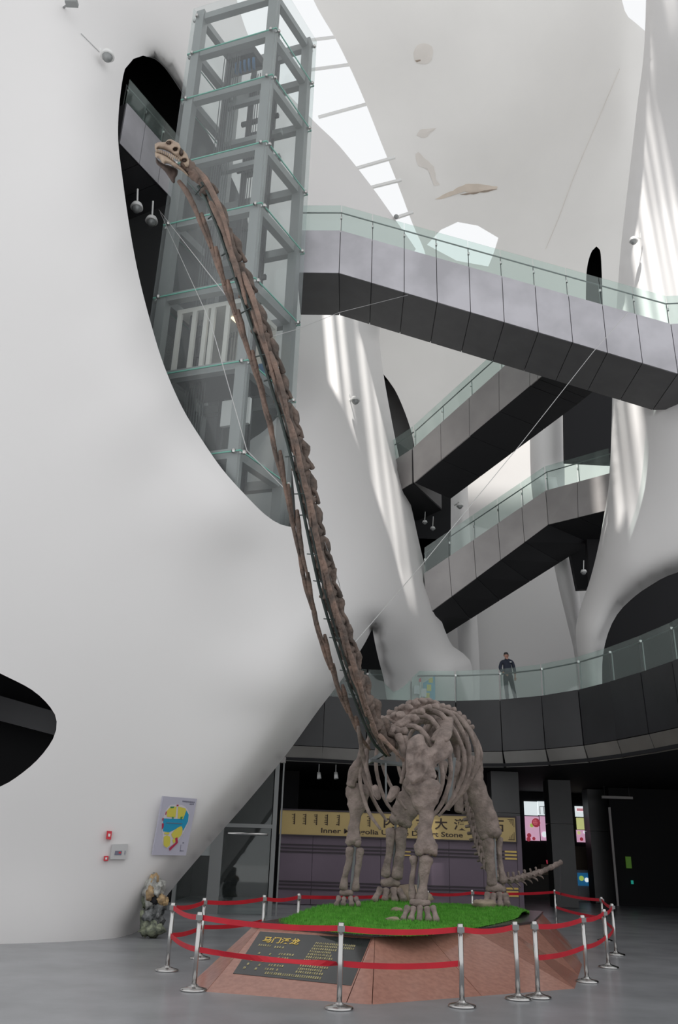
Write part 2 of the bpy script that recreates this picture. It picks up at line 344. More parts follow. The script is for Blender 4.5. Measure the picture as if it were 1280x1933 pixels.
# ------------------------------------------------------------------ back walls and slim columns on the gallery
DB = Depth([(840, 740, 39.6), (1110, 740, 39.6), (840, 1340, 39.6), (1110, 1340, 39.6), (960, 1000, 39.8)], 1e-4)
shell('wall_back', dens([(700, 720), (1200, 690), (1200, 1360), (700, 1360), (700, 720)])[:-1], [], DB, [], PLASTER, 20, 0.4, 'plain white back wall of the gallery')
def column(name, left, right, Y, bulge, label, m=PLASTER):
    L = spl(left); R = spl(right); out = L + R[::-1]
    mid = [((left[i][0] + right[min(i, len(right) - 1)][0]) / 2, left[i][1], Y) for i in range(len(left))]
    D = Depth(mid + [(left[0][0] - 60, left[0][1], Y), (right[-1][0] + 60, right[-1][1], Y)], 1e-3)
    wd = 0.5 * np.mean([abs(a[0] - b[0]) for a, b in zip(left, right)])
    return shell(name, out, [], D, [(L, wd, bulge), (R, wd, bulge)], m, 7, 0.5, label)
column('wall_slim_column', [(1010, 900), (1030, 1000), (1042, 1050), (1055, 1110), (1072, 1180), (1085, 1240), (1094, 1345)], [(1050, 900), (1068, 1000), (1080, 1050), (1092, 1110), (1100, 1180), (1106, 1240), (1112, 1345)], 34, 1.0, 'slim white leaning column beside the right arch')
column('wall_rear_column', [(846, 900), (852, 1000), (856, 1090), (862, 1160), (866, 1250), (866, 1345)], [(882, 900), (887, 1000), (893, 1090), (900, 1160), (905, 1250), (906, 1345)], 36.3, 0.9, 'white rear column behind the lowest stair')
column('wall_far_column', [(1000, 735), (1000, 800), (1002, 900), (1008, 960)], [(1062, 735), (1064, 800), (1066, 900), (1066, 960)], 35, 1.0, 'white column between the two lower stairs')
# black gallery interiors
struct('wall_gallery_left', MB().box(-3.5, 4.4, 34, 34.3, 6.75, 14.5), BLACK, 'black gallery wall behind the middle column')
mb = MB(); a, b, c, d = [PY(*p, 34) for p in ((742, 830), (851, 900), (851, 1065), (742, 1160))]; quad_slab(mb, a, b, c, d, (0, 1, 0), 0.3)
struct('wall_landing_dark', mb, BLACK, 'black lobby wall below the upper landing')
mb = MB(); a, b, c, d = [PY(*p, 34.3) for p in ((1065, 735), (1165, 735), (1165, 875), (1067, 870))]; quad_slab(mb, a, b, c, d, (0, 1, 0), 0.3)
struct('wall_lobby_dark', mb, BLACK, 'black lobby wall beside the right column')
mb = MB(); a, b, c, d = [PY(*p, 33.5) for p in ((1066, 990), (1150, 960), (1150, 1110), (1090, 1112))]; quad_slab(mb, a, b, c, d, (0, 1, 0), 0.3)
struct('wall_niche_dark', mb, BLACK, 'black gap between the slim column and the right column')

# ------------------------------------------------------------------ added slab out of view blocks the sun; louvred openings let streaks in
ZR = 49.0
def sun_hit(p): p = Vector(p); return p - SUN_DIR * ((p.z - ZR) / SUN_DIR.z)
t1 = [sun_hit(onA(*p)) for p in ((610, 600), (690, 610), (720, 760), (765, 940), (640, 760))]
t2 = [sun_hit(PY(*p, float(DR([p])[0]))) for p in ((1185, 330), (1275, 200), (1270, 560), (1180, 560), (1180, 980), (1265, 830))]
def rect(t, mx=0.0): return (min(p.x for p in t) - mx, max(p.x for p in t) + mx, min(p.y for p in t) - mx, max(p.y for p in t) + mx)
RX = [rect(t1), rect(t2)]
XS = sorted({-17, 14, *[v for r in RX for v in r[:2]]}); YS = sorted({-9, 33.2, *[v for r in RX for v in r[2:]]})
mb = MB()
for x0, x1 in zip(XS[:-1], XS[1:]):
    for y0, y1 in zip(YS[:-1], YS[1:]):
        xm, ym = (x0 + x1) / 2, (y0 + y1) / 2
        if not any(r[0] < xm < r[1] and r[2] < ym < r[3] for r in RX): mb.box(x0, x1, y0, y1, ZR, ZR + 0.5)
sun_block_slab = struct('sun_block_slab', mb, PLASTER, 'unseen slab added to block the sun, with two louvred openings for the streaks')
rg = random.Random(3); AZ = math.atan2(SUN_DIR.x, SUN_DIR.y)
for r, ang in zip(RX, (0.0, AZ - 0.05)):
    cx, cy = (r[0] + r[1]) / 2, (r[2] + r[3]) / 2; half = (r[1] - r[0]) / 2 + (r[3] - r[2]) / 2 * abs(math.sin(ang)) + 0.3; L = (r[3] - r[2]) / 2 + 2.5
    x = -half; Rm = Matrix.Rotation(-ang, 4, 'Z')
    while x < half:
        wv = rg.choice((0.15, 0.25, 0.4, 0.55)); mb = MB().box(x, x + wv, -L, L, 0, 0.3)
        mb.v = [tuple(Vector((cx, cy, ZR + 0.51)) + Rm @ Vector(v)) for v in mb.v]
        obj('louvre', mb, PLASTER, sun_block_slab); x += wv + rg.choice((0.12, 0.2, 0.35))

# ================================================================== balcony ring over the ground floor
ZD = 6.75
edge = spl3([(-5, 29.2, 0), (-0.53, 29.5, 0), (0.98, 29.9, 0), (2.5, 29.95, 0), (4.72, 29.6, 0), (6.12, 28.95, 0), (7.56, 27.5, 0), (8.48, 25.4, 0), (9.02, 23.3, 0), (9.3, 21.5, 0), (9.35, 19, 0), (9.2, 16, 0)], 8)
def resample(P, step):
    L = [0]
    for a, b in zip(P[:-1], P[1:]): L.append(L[-1] + (b - a).length)
    n = max(1, round(L[-1] / step)); out = []; j = 0
    for k in range(n + 1):
        t = L[-1] * k / n
        while j < len(L) - 2 and L[j + 1] < t: j += 1
        out.append(P[j].lerp(P[j + 1], (t - L[j]) / max(1e-9, L[j + 1] - L[j])))
    return out
def nrm(a, b):       # horizontal normal of the run a->b pointing to the hall (right-hand side)
    d = (b - a).normalized(); return Vector((d.y, -d.x, 0))
balc = thing('balcony', (4.7, 29.6, ZD), 'curved black balcony with glass balustrade above the ground floor shops', 'balcony')
E2 = resample(edge, 1.55)
top = MB(); n = len(E2)
ring = [(p.x - nrm(a, b).x * 0.16, p.y - nrm(a, b).y * 0.16) for p, a, b in zip(E2, E2[:-1] + [E2[-2]], E2[1:] + [E2[-1]])] + [(24, 16), (24, 45), (-5, 45)]
top.plate([Vector((x, y, ZD - 0.02)) for x, y in ring], [Vector((x, y, ZD - 0.4)) for x, y in ring]); obj('deck_slab', top, BLACK, balc)
sof = MB(); ring2 = [(p.x - nrm(a, b).x * 0.15, p.y - nrm(a, b).y * 0.15) for p, a, b in zip(E2, E2[:-1] + [E2[-2]], E2[1:] + [E2[-1]])] + [(24, 16), (24, 45), (-5, 45)]
sof.plate([Vector((x, y, 4.52)) for x, y in ring2], [Vector((x, y, 4.62)) for x, y in ring2]); obj('soffit', sof, BLACK, balc)
def strip_panel(a, b, z0, z1, in0, in1, t, gap=0.012):
    d = (b - a).normalized(); nn = nrm(a, b); a = a + d * gap; b = b - d * gap; mb = MB()
    A, B, C2, D2 = [Vector((p.x, p.y, z)) - nn * i for p, z, i in ((a, z0, in0), (b, z0, in0), (b, z1, in1), (a, z1, in1))]
    return quad_slab(mb, A, B, C2, D2, -nn, t)
for i, (a, b) in enumerate(zip(E2[:-1], E2[1:])):
    j = 0.012 * math.sin(i * 2.3)
    obj('fascia_panel', strip_panel(a, b, 5.02, ZD, 0.05 + j, 0.0 + j, 0.05), DKMETAL, balc)
    obj('seam_light_block', strip_panel(a, b, 4.56, ZD - .03, 0.24, 0.13, 0.06, -.002), BLACK, balc)  # unseen strip added behind the panels to stop daylight leaking through seams
    obj('band_panel', strip_panel(a, b, 4.5, 5.0, 0.22, 0.06, 0.05), BAND, balc)
    obj('glass_pane', strip_panel(a, b, ZD - 0.05, ZD + 1.08, 0.07, 0.07, 0.02, 0.02), GLASS, balc)
    nn = nrm(a, b)
    mb = MB().bar(a - nn * 0.16 + Vector((0, 0, ZD)), a - nn * 0.16 + Vector((0, 0, ZD + 0.92)), 0.03); obj('rail_post', mb, GSTEEL, balc)
    mb = MB().box(-.035, .035, -.035, .035, -.035, .035); mb.v = [tuple(Vector(v) + a - nn * 0.10 + Vector((0, 0, ZD + 0.92))) for v in mb.v]; obj('glass_clamp', mb, STEEL, balc)
ins = []
for i, p in enumerate(E2):
    a, b = E2[max(0, i - 1)], E2[min(n - 1, i + 1)]; ins.append(p - nrm(a, b) * 0.17 + Vector((0, 0, ZD + 0.92)))
obj('handrail', MB().tube(ins, 0.026, 8), RAIL, balc, True)

# ground floor shell behind the balcony
struct('wall_ground_back', MB().box(-8, 24, 44, 44.3, 0, 6.34), BLACK, 'black wall at the back of the ground floor')
struct('wall_ground_left', MB().box(-8, -1.2, 33.5, 33.8, 0, 4.5), BLACK, 'black wall behind the glass door')
struct('wall_ground_right', MB().box(PY(1158, 1600, 36.5).x, 24, 36.5, 36.8, 0, 4.5), BLACK, 'black wall at the right of the ground floor')
struct('wall_ground_side', MB().box(24, 24.3, 16, 44, 0, 6.34), BLACK)
# fill between soffit line and the foot of the upper gallery at the left, behind the wall
struct('wall_gallery_end', MB().box(-8, -5, 29.2, 45, 0, 16), BLACK, 'dark end wall of the gallery')

# ================================================================== footbridges and stairs
def bridge(name, label, nb, nt, fb, counts, fasc, soff, glass_h, loc, rail=True, hside=-1):
    root = thing(name, loc, label, 'footbridge')
    k = len(nb); ft = [f + (t - b) for f, t, b in zip(fb, nt, nb)]
    for i in range(k - 1):
        c = counts[i]
        inn = ((fb[i] - nb[i]) + (fb[i + 1] - nb[i + 1])).normalized(); up = Vector((0, 0, 1))
        for q in range(c):
            s0, s1 = q / c, (q + 1) / c; g = 0.012 / max(0.3, (nb[i + 1] - nb[i]).length)
            A, B, Cc, Dd = nb[i].lerp(nb[i + 1], s0 + g), nb[i].lerp(nb[i + 1], s1 - g), nt[i].lerp(nt[i + 1], s1 - g), nt[i].lerp(nt[i + 1], s0 + g)
            obj('fascia_panel', quad_slab(MB(), A, B, Cc, Dd, inn, 0.05), fasc, root)
            E_, F_ = fb[i].lerp(fb[i + 1], s0 + g), fb[i].lerp(fb[i + 1], s1 - g)
            obj('soffit_panel', quad_slab(MB(), A + inn * 0.02, E_, F_, B + inn * 0.02, up, 0.05), soff, root)
            if glass_h:
                g0, g1 = Dd - up * 0.05 + inn * 0.06, Cc - up * 0.05 + inn * 0.06
                obj('glass_pane', quad_slab(MB(), g0, g1, g1 + up * (glass_h + .05), g0 + up * (glass_h + .05), inn, 0.02), GLASS, root)
                mb = MB().box(-.03, .03, -.03, .03, -.045, .045); mb.v = [tuple(Vector(v) + Dd + inn * 0.10 + up * glass_h * 0.55) for v in mb.v]; obj('glass_clamp', mb, STEEL, root)
                mb = MB().bar(Dd + inn * 0.16, Dd + inn * 0.16 + up * glass_h * 0.8, 0.025); obj('rail_post', mb, RAIL, root)
        core = MB(); e = 0.06
        core.hexa([nb[i] + inn * e + up * e, nb[i + 1] + inn * e + up * e, fb[i + 1] + up * e, fb[i] + up * e, nt[i] + inn * e - up * .02, nt[i + 1] + inn * e - up * .02, ft[i + 1] - up * .02, ft[i] - up * .02])
        obj('deck_core', core, CHAR, root)
        inn2 = -inn
        if glass_h:
            obj('rear_glass_pane', quad_slab(MB(), ft[i], ft[i + 1], ft[i + 1] + up * glass_h, ft[i] + up * glass_h, inn2, 0.02), GLASS, root)
    if glass_h and rail:
        hp = [p + ((f - b).normalized()) * 0.17 + Vector((0, 0, glass_h * 0.8)) for p, f, b in zip(nt, fb, nb)]
        obj('handrail', MB().tube(hp, 0.024, 8), RAIL, root, True)
    return root
# top bridge: level landing by the lift, then falling to the right
nbp = [(560, 514), (640, 515), (1280, 705)]; ntp = [(560, 429), (662, 428), (1280, 612)]
NB = [PY(*p, 22) for p in nbp] + [PY(1280, 705, 22) + Vector((4, -0.5, 0))]; NT = [p + Vector((0, 0, h)) for p, h in zip(NB, (1.72, 1.74, 1.84, 1.84))]
off = Vector((0.05, 2.3, 0)); FB = [p + off for p in NB]
bridge('footbridge', 'wide grey footbridge crossing near the top with pale green glass balustrade', NB, NT, FB, [1, 10, 3], GRMETAL, SOFFIT, 1.12, (4.5, 22, 17))
# middle stair rising to the right behind it
p0, p1 = PY(781, 911, 30), PY(1000, 728, 26.5); q0, q1 = PZ(850, 942, p0.z), PZ(1090, 763, p1.z)
t0, t1 = PY(779, 846, 30), PY(1000, 648, 26.5)
ex = (p1 - p0) * 0.13
bridge('stair_bridge', 'middle stair rising right behind the footbridge, black underside', [p0, p1, p1 + ex], [t0, t1, t1 + ex], [q0, q1, q1 + ex], [4, 2], MIDMETAL, BLACK, 1.05, p0)
# its landing at the left
a0 = PY(757, 872, 32.0); a0.z = p0.z; aq = PY(838, 935, 33.5); aq.z = p0.z
hh = Vector((0, 0, (t0 - p0).length))
bridge('landing', 'short grey landing between the middle column and the middle stair', [a0 + Vector((-1.5, 1.2, 0)), p0 + Vector((-0.06, 0.05, 0))], [a0 + hh + Vector((-1.5, 1.2, 0)), p0 + hh + Vector((-0.06, 0.05, 0))], [a0 + Vector((0.3, 3.0, 0)), q0 + Vector((-.2, 1.2, 0))], [2], MIDMETAL, BLACK, 1.05, a0)
# lowest stair, elbow to the right
p0, p1, p2 = PY(806, 1160, 31), PY(1035, 990, 30.5), PY(1150, 962, 29)
t0, t1, t2 = PY(800, 1083, 31), PY(1030, 926, 30.5), PY(1152, 893, 29)
q0, q1 = PZ(832, 1204, p0.z), PZ(1115, 1025, p1.z); q2 = p2 + (q1 - p1) * 0.9
bridge('stair_bridge', 'lowest stair rising right with an elbow into the right column', [p0, p1, p2], [t0, t1, t2], [q0, q1, q2], [5, 2], MIDMETAL, BLACK, 1.1, p0)
# landing inside the leaf-shaped opening
p0 = PY(226, 270, 20.0); p1 = PZ(331, 381, p0.z); hh = Vector((0, 0, 1.75)); di = Vector((p1.y - p0.y, -(p1.x - p0.x), 0)).normalized() * -3
bridge('landing', 'grey lift landing with glass rail high inside the leaf-shaped opening', [p0, p1], [p0 + hh, p1 + hh], [p0 + di, p1 + di], [3], GRMETAL, CHAR, 1.1, p0)

# ================================================================== glass lift shaft
EM, EL, ER = Vector((-2.57, 19.0, 0)), Vector((-5.67, 20.1, 0)), Vector((-1.36, 21.2, 0)); EK = EL + ER - EM
ZT = 28.75; ZB = 7.2
shaft = thing('lift_shaft', (-3.5, 20.6, ZB), 'tall glass lift shaft on grey steel frame behind the dinosaur head', 'lift shaft')
cen = (EM + EL + ER + EK) / 4
cor = [EM, EL, EK, ER]; cori = [p + (cen - p).normalized() * 0.34 for p in cor]
lev = [28.3, 26.5, 24.4, 21.6, 19.2, 16.5, 13.8, 11.1, 8.4]
for p in cori:
    d1 = (EL - EM).normalized()
    obj('frame_column', MB().bar(p + Vector((0, 0, ZB)), p + Vector((0, 0, ZT - .15)), 0.30, 0.30, d1), GSTEEL, shaft)
for z in lev:
    for a, b in zip(cori, cori[1:] + cori[:1]):
        d = (b - a).normalized()
        obj('frame_beam', MB().bar(a + d * 0.16 + Vector((0, 0, z)), b - d * 0.16 + Vector((0, 0, z)), 0.22, 0.28), GSTEEL, shaft)
zz = [ZT] + lev[1:] + [ZB]
for a, b in zip(cor, cor[1:] + cor[:1]):
    d = (b - a).normalized(); nn = (a + b) / 2 - cen; nn.normalize()
    for z1, z0 in zip(zz[:-1], zz[1:]):
        A, B = a + d * .01, b - d * .01
        pn = obj('glass_pane', quad_slab(MB(), A + Vector((0, 0, z0 + .02)), B + Vector((0, 0, z0 + .02)), B + Vector((0, 0, z1 - .02)), A + Vector((0, 0, z1 - .02)), -nn, 0.025), SHAFTGLASS, shaft)
        obj('pane_edge', MB().bar(A + Vector((0, 0, z0)) - nn * .012, B + Vector((0, 0, z0)) - nn * .012, 0.03, 0.035), GEDGE, pn)
    for z in lev:
        for s in (0.06, 0.94):
            p = a.lerp(b, s) + Vector((0, 0, z)); obj('spider_clamp', MB().bar(p - nn * 0.3, p + nn * 0.02, 0.06).blob(p, 0.07, 6, 4), STEEL, shaft)
# guide rails, cables and gear inside
ex, ey = (EL - EM) / (EL - EM).length, (ER - EM) / (ER - EM).length
def E(u, v, z): return EM + ex * u + ey * v + Vector((0, 0, z))
W, Dp = (EL - EM).length, (ER - EM).length
for u, v in ((0.75, 1.2), (2.5, 1.2), (1.2, 2.05), (2.1, 2.05)):
    obj('guide_rail', MB().bar(E(u, v, ZB), E(u, v, 27.9), 0.12, 0.16, ex), CHAR, shaft)
for k in range(9):
    u = 1.28 + 0.09 * k; obj('hoist_cable', MB().tube([E(u, 1.75, 15.0), E(u, 1.75, 26.9)], 0.016, 5), CHAR, shaft)
for k in range(8):
    u = 1.9 + 0.085 * k; obj('hoist_cable', MB().tube([E(u, 0.9, 8.0), E(u, 0.9, 27.0)], 0.016, 5), RAIL, shaft)
for z in (27.0, 25.4, 23.6, 22.5):
    obj('tie_bar', MB().bar(E(0.5, 1.55, z), E(W - .5, 1.55, z), 0.16, 0.2), GSTEEL, shaft)
for z in (17.3, 18.2, 20.3, 22.9, 25.0):
    obj('tie_bar', MB().bar(E(1.0, 2.05, z), E(2.4, 2.05, z), 0.1, 0.16), CHAR, shaft)
BLUE = mat('blue_gear_paint', (0.03, 0.14, 0.30), 0.5)
gb = MB().box(-.5, .5, -.3, .3, 0, .35); gb.v = [tuple(E(1.9, 1.2, 26.9) + ex * v[0] + ey * v[1] + Vector((0, 0, v[2]))) for v in gb.v]
gear = obj('hoist_machine', gb, CHAR, shaft)
for k in range(5):
    s = MB().lathe([(.02, -.04), (.2, -.04), (.2, .04), (.02, .04)], 14); s.v = [tuple(E(1.55 + .17 * k, 1.2, 26.75) + Vector((v[2], v[0], v[1]))) for v in s.v]; obj('sheave', s, BLUE, gear, True)
cw = MB()
for k in range(9):
    b = MB().box(-.45, .45, -.12, .12, k * .2, k * .2 + .18); cw.add([E(1.65, 2.05, 22.6) + ex * v[0] + ey * v[1] + Vector((0, 0, v[2])) for v in b.v], b.f)
obj('counterweight', cw, CHAR, shaft)
# lift car
car = thing('lift_car', E(1.6, 1.2, 13.9), 'white framed lift car with a glowing strip light inside the glass shaft', 'lift')
def ebox(u0, u1, v0, v1, z0, z1):
    return MB().hexa([E(u0, v0, z0), E(u1, v0, z0), E(u1, v1, z0), E(u0, v1, z0), E(u0, v0, z1), E(u1, v0, z1), E(u1, v1, z1), E(u0, v1, z1)])
CAB = mat('cream_cab_enamel', (0.62, 0.60, 0.56), 0.4)
obj('car_floor', ebox(.5, 2.75, .45, 2.05, 13.95, 14.05), CHAR, car)
obj('car_roof', ebox(.5, 2.75, .45, 2.05, 16.1, 16.25), CAB, car)
obj('back_panel', ebox(.5, 2.75, 2.0, 2.05, 14.05, 16.1), CAB, car)
for u in (.5, 1.02, 1.5, 1.72, 2.1, 2.6):
    obj('car_post', ebox(u, u + .13, .45, .53, 14.05, 16.1), CAB, car)
for u in (1.18, 1.92, 2.35): obj('door_stile', ebox(u, u + .06, .6, .66, 14.05, 16.1), CHAR, car)
for z in (14.6, 15.3): obj('door_bar', ebox(1.92, 2.41, .6, .66, z, z + .06), CHAR, car)
LAMP = mat('warm_lamp', (0.9, 0.85, 0.7), 0.5, emit=(1.0, 0.86, 0.6), emit_s=1.6)
obj('strip_light', ebox(.62, 1.35, 1.0, 1.35, 16.04, 16.09), LAMP, car)
obj('notice', ebox(.75, .95, 1.94, 1.99, 14.6, 14.95), BLUE, car)
# white plate below the car
obj('buffer_plate', ebox(0.45, 1.3, .9, 1.0, 12.4, 13.2), WHITE, shaft)

# ================================================================== skylight bars in the ceiling slit
for i, (l, r) in enumerate((((592, 75), (632, 70)), ((600, 130), (660, 122)), ((628, 214), (694, 196)), ((665, 320), (735, 300)), ((716, 350), (752, 341)), ((745, 412), (775, 402)))):
    a, b = PY(*l, 31.0), PY(*r, 31.0); o = obj('skylight_bar', MB().bar(a - (b - a) * .4, b + (b - a) * .15, 0.10, 0.14), WHITE, ceiling)
# water stains: curled paint patches on the ceiling
def onC(px, py, o=0.0): return PY(px, py, float(DC([(px, py)])[0]) - o)
STAIN = mat('stained_peeling_paint', (0.73, 0.64, 0.55), 0.85, noise_scale=1.2, noise_amt=0.15)
STAIN2 = mat('faint_stain', (0.775, 0.735, 0.69), 0.85, noise_scale=1.0, noise_amt=0.08)
CRACK = mat('crack', (0.33, 0.27, 0.22), 0.9)
def patch(pts, m, o=0.012):
    pts = spl(pts + [pts[0]], 6)[:-1]; c = np.mean(np.array(pts), 0); mb = MB(); nn = len(pts)
    rr = random.Random(len(pts)); pts = [(x + rr.uniform(-1, 1), y + rr.uniform(-1, 1)) for x, y in pts]
    mb.v = [tuple(onC(*c, o * 2))] + [tuple(onC(x, y, o)) for x, y in pts] + [tuple(onC(x, y, -0.02)) for x, y in pts]
    for i in range(nn): j = (i + 1) % nn; mb.f += [(0, 1 + i, 1 + j), (1 + i, 1 + nn + i, 1 + nn + j, 1 + j)]
    return obj('stain_patch', mb, m, ceiling)
patch([(781, 100), (787, 86), (800, 82), (815, 88), (817, 104), (810, 119), (796, 121), (783, 115)], STAIN2)
patch([(786, 255), (792, 246), (806, 243), (824, 242), (812, 251), (808, 258), (795, 261)], STAIN2)
patch([(784, 290), (790, 286), (800, 296), (818, 315), (824, 340), (830, 350), (820, 351), (816, 330), (800, 316), (790, 314)], STAIN2)
patch([(820, 377), (835, 368), (855, 360), (872, 350), (900, 347), (940, 354), (920, 361), (890, 364), (870, 362), (850, 370), (832, 376)], STAIN)
patch([(868, 366), (900, 362), (938, 356), (938, 358), (900, 365), (870, 368)], CRACK, 0.016)
patch([(784, 115), (794, 113), (795, 115), (786, 117)], CRACK, 0.016)

# ================================================================== the dinosaur skeleton
BONE = mat('grey_brown_bone', (0.325, 0.262, 0.234), 0.8, noise_scale=5, noise_amt=0.42, bump=1.0, bump_scale=9, spec=0.25)
BONEN = mat('red_brown_bone', (0.29, 0.200, 0.160), 0.8, noise_scale=4, col2=(0.14, 0.112, 0.098), bump=1.0, bump_scale=14, spec=0.25)
BONEL = mat('tan_skull_bone', (0.43, 0.34, 0.26), 0.75, noise_scale=5, col2=(0.30, 0.225, 0.175), bump=0.3, bump_scale=20, spec=0.25)
BONED = mat('dark_bone_and_shade', (0.10, 0.075, 0.065), 0.8, noise_scale=6, noise_amt=0.4, bump=0.5, bump_scale=14, spec=0.2)
BONEC = mat('dark_neck_bone', (0.185, 0.140, 0.118), 0.8, noise_scale=5, col2=(0.09, 0.075, 0.066), bump=1.0, bump_scale=12, spec=0.2)
dino = thing('dinosaur_skeleton', (1.8, 16.5, 0.75), 'towering long-necked dinosaur skeleton standing on the grass topped plinth', 'skeleton')
CR, CU = (cam.matrix_world.to_3x3() @ Vector((1, 0, 0))), (cam.matrix_world.to_3x3() @ Vector((0, 1, 0)))
CF = cam.matrix_world.to_3x3() @ Vector((0, 0, -1))
def ppm(px, py, Y): p = PY(px, py, Y); return F / (p - O).dot(CF)     # pixels per metre there
def interp(vals, m):
    out = []; k = len(vals) - 1
    for i in range(m):
        t = i / (m - 1) * k; j = min(int(t), k - 1); f = t - j; f = f * f * (3 - 2 * f)
        a, b = vals[j], vals[j + 1]
        out.append(tuple(x + (y - x) * f for x, y in zip(a, b)) if hasattr(a, '__len__') else a + (b - a) * f)
    return out
SEED = [0.0]
def bone(name, pts, rad, m=BONE, parent=None, n=10, nz=0.22, per=5, refup=None):
    SEED[0] += 3.7; P = spl3(pts, per) if len(pts) > 1 else pts; R = interp(rad, len(P))
    # rounded ends
    def sc(r, k): return tuple(x * k for x in r) if hasattr(r, '__len__') else r * k
    r0 = R[0][0] if hasattr(R[0], '__len__') else R[0]; r1 = R[-1][0] if hasattr(R[-1], '__len__') else R[-1]
    d0 = (P[0] - P[1]).normalized(); d1 = (P[-1] - P[-2]).normalized()
    P = [P[0] + d0 * r0 * .5, P[0] + d0 * r0 * .3] + P + [P[-1] + d1 * r1 * .3, P[-1] + d1 * r1 * .5]
    R = [sc(R[0], .35), sc(R[0], .8)] + R + [sc(R[-1], .8), sc(R[-1], .35)]
    return obj(name, MB().tube(P, R, n, True, 1.0, nz, SEED[0], refup), m, parent or dino, True)
def pbone(name, pix, Y, rpx, m=BONE, flat=0.8, n=12, nz=0.22, parent=None):
    Ys = Y if hasattr(Y, '__len__') else [Y] * len(pix); pts = [PY(p[0], p[1], y) for p, y in zip(pix, Ys)]; s = ppm(*pix[0], Ys[0])
    t = (pts[-1] - pts[0]).normalized(); side = t.cross(CF).normalized()
    o = bone(name, pts, [(r / s, r / s * flat) for r in rpx], m, parent, n, nz, refup=side)
    if name in ('humerus', 'femur'):      # condyles at the joint ends, part of the same bone
        bm = bmesh.new(); bm.from_mesh(o.data); ex_ = MB()
        for e, r in ((-1, rpx[-1] / s * .92),):
            for sg in (-1, 1): ex_.blob(pts[e] + side * sg * r * .52 + t * (r * .12 if e else -r * .12) - CF * r * .12, (r * .52, r * .5, r * .55), 9, 7, .25, SEED[0] + sg)
        vs_ = [bm.verts.new(v) for v in ex_.v]
        for f in ex_.f: bm.faces.new([vs_[i] for i in f]).smooth = True
        bmesh.ops.recalc_face_normals(bm, faces=bm.faces); bm.to_mesh(o.data); bm.free()
    return o
def pillow(name, outline, Y, T, R, m, parent=None, dents=(), step=4, nz=0.25, slope=(0, 0)):   # thick rounded plate of bone, outline smoothed
    P0 = spl(outline + [outline[0]], step)[:-1]; q = np.array(P0); c = q.mean(0); n0 = len(P0)
    gx, gy = np.meshgrid(np.arange(q[:, 0].min(), q[:, 0].max(), step), np.arange(q[:, 1].min(), q[:, 1].max(), step)); G = np.c_[gx.ravel(), gy.ravel()]
    G = G[inside(G, P0)]; G = G[segdist(G, P0, True) > step * .5]
    res = delaunay_2d_cdt([Vector(p) for p in P0] + [Vector(g) for g in G], [(i, (i + 1) % n0) for i in range(n0)], [], 0, 1e-4)
    V = np.array([tuple(v) for v in res[0]]); Fc = [tuple(f) for f in res[2]]
    Fc = [f for f in Fc if inside(np.array([V[list(f)].mean(0)]), P0)[0]]
    d = segdist(V, P0, True); t = np.clip(1 - d / R, 0, 1); h = T * np.sqrt(np.clip(1 - t * t, 0, 1)); SEED[0] += 2.1
    hf = h.copy(); hb = h.copy()
    for k, v in enumerate(V):
        g = noise.noise(Vector((v[0] * .06, v[1] * .06, SEED[0]))) + .5 * noise.noise(Vector((v[0] * .17, v[1] * .17, SEED[0])))
        hf[k] *= 1 + nz * g
        for (cx, cy, rx, ry, dp) in dents:
            e = ((v[0] - cx) / rx) ** 2 + ((v[1] - cy) / ry) ** 2
            if e < 1: hf[k] -= dp * (1 - e) ** 0.5
    Yc = Y + (V[:, 0] - c[0]) * slope[0] + (V[:, 1] - c[1]) * slope[1]; nv = len(V); mb = MB()
    mb.v = [tuple(PY(v[0], v[1], y - a)) for v, y, a in zip(V, Yc, hf)] + [tuple(PY(v[0], v[1], y + a)) for v, y, a in zip(V, Yc, hb)]
    mb.f = [f if signed_area([V[i] for i in f]) < 0 else f[::-1] for f in Fc]; mb.f += [tuple(i + nv for i in f[::-1]) for f in list(mb.f)]
    cnt = {}
    for f in mb.f[:len(Fc)]:
        for i in range(len(f)): cnt[(f[i], f[(i + 1) % len(f)])] = 1
    for a, b in cnt:
        if (b, a) not in cnt: mb.f.append((b, a, nv + a, nv + b))
    return obj(name, mesh_of(name, mb, True, fix=False), m, parent or dino)

# ---------------- neck
npx = [(738, 1408, 15.0), (716, 1385, 14.7), (694, 1338, 14.3), (668, 1270, 13.8), (645, 1200, 13.3), (624, 1130, 12.85), (607, 1060, 12.4), (592, 990, 12.0), (577, 920, 11.65), (559, 845, 11.25), (538, 770, 10.9), (513, 690, 10.55), (488, 615, 10.2), (462, 540, 9.95), (437, 468, 9.7), (413, 405, 9.5), (385, 350, 9.35), (355, 315, 9.25)]
NC = spl3([PY(*p) for p in npx], 10)
def arclen(P):
    L = [0]
    for a, b in zip(P[:-1], P[1:]): L.append(L[-1] + (b - a).length)
    return L
NL = arclen(NC)
def at_len(P, L, s):
    s = max(0, min(L[-1], s)); j = 0
    while j < len(L) - 2 and L[j + 1] < s: j += 1
    return P[j].lerp(P[j + 1], (s - L[j]) / max(1e-9, L[j + 1] - L[j]))
NV = 19; FACE = Vector((-0.43, -0.90, 0)).normalized()
def nframe(s):
    p = at_len(NC, NL, s); t = (at_len(NC, NL, s + .15) - at_len(NC, NL, s - .15)).normalized()
    d = (Vector((0.55, 0.60, 0.55)) - t * Vector((0.55, 0.60, 0.55)).dot(t)).normalized()     # dorsal: up and to the back
    return p, t, d, t.cross(d)
rn = random.Random(5)
sp = NL[-1] / NV
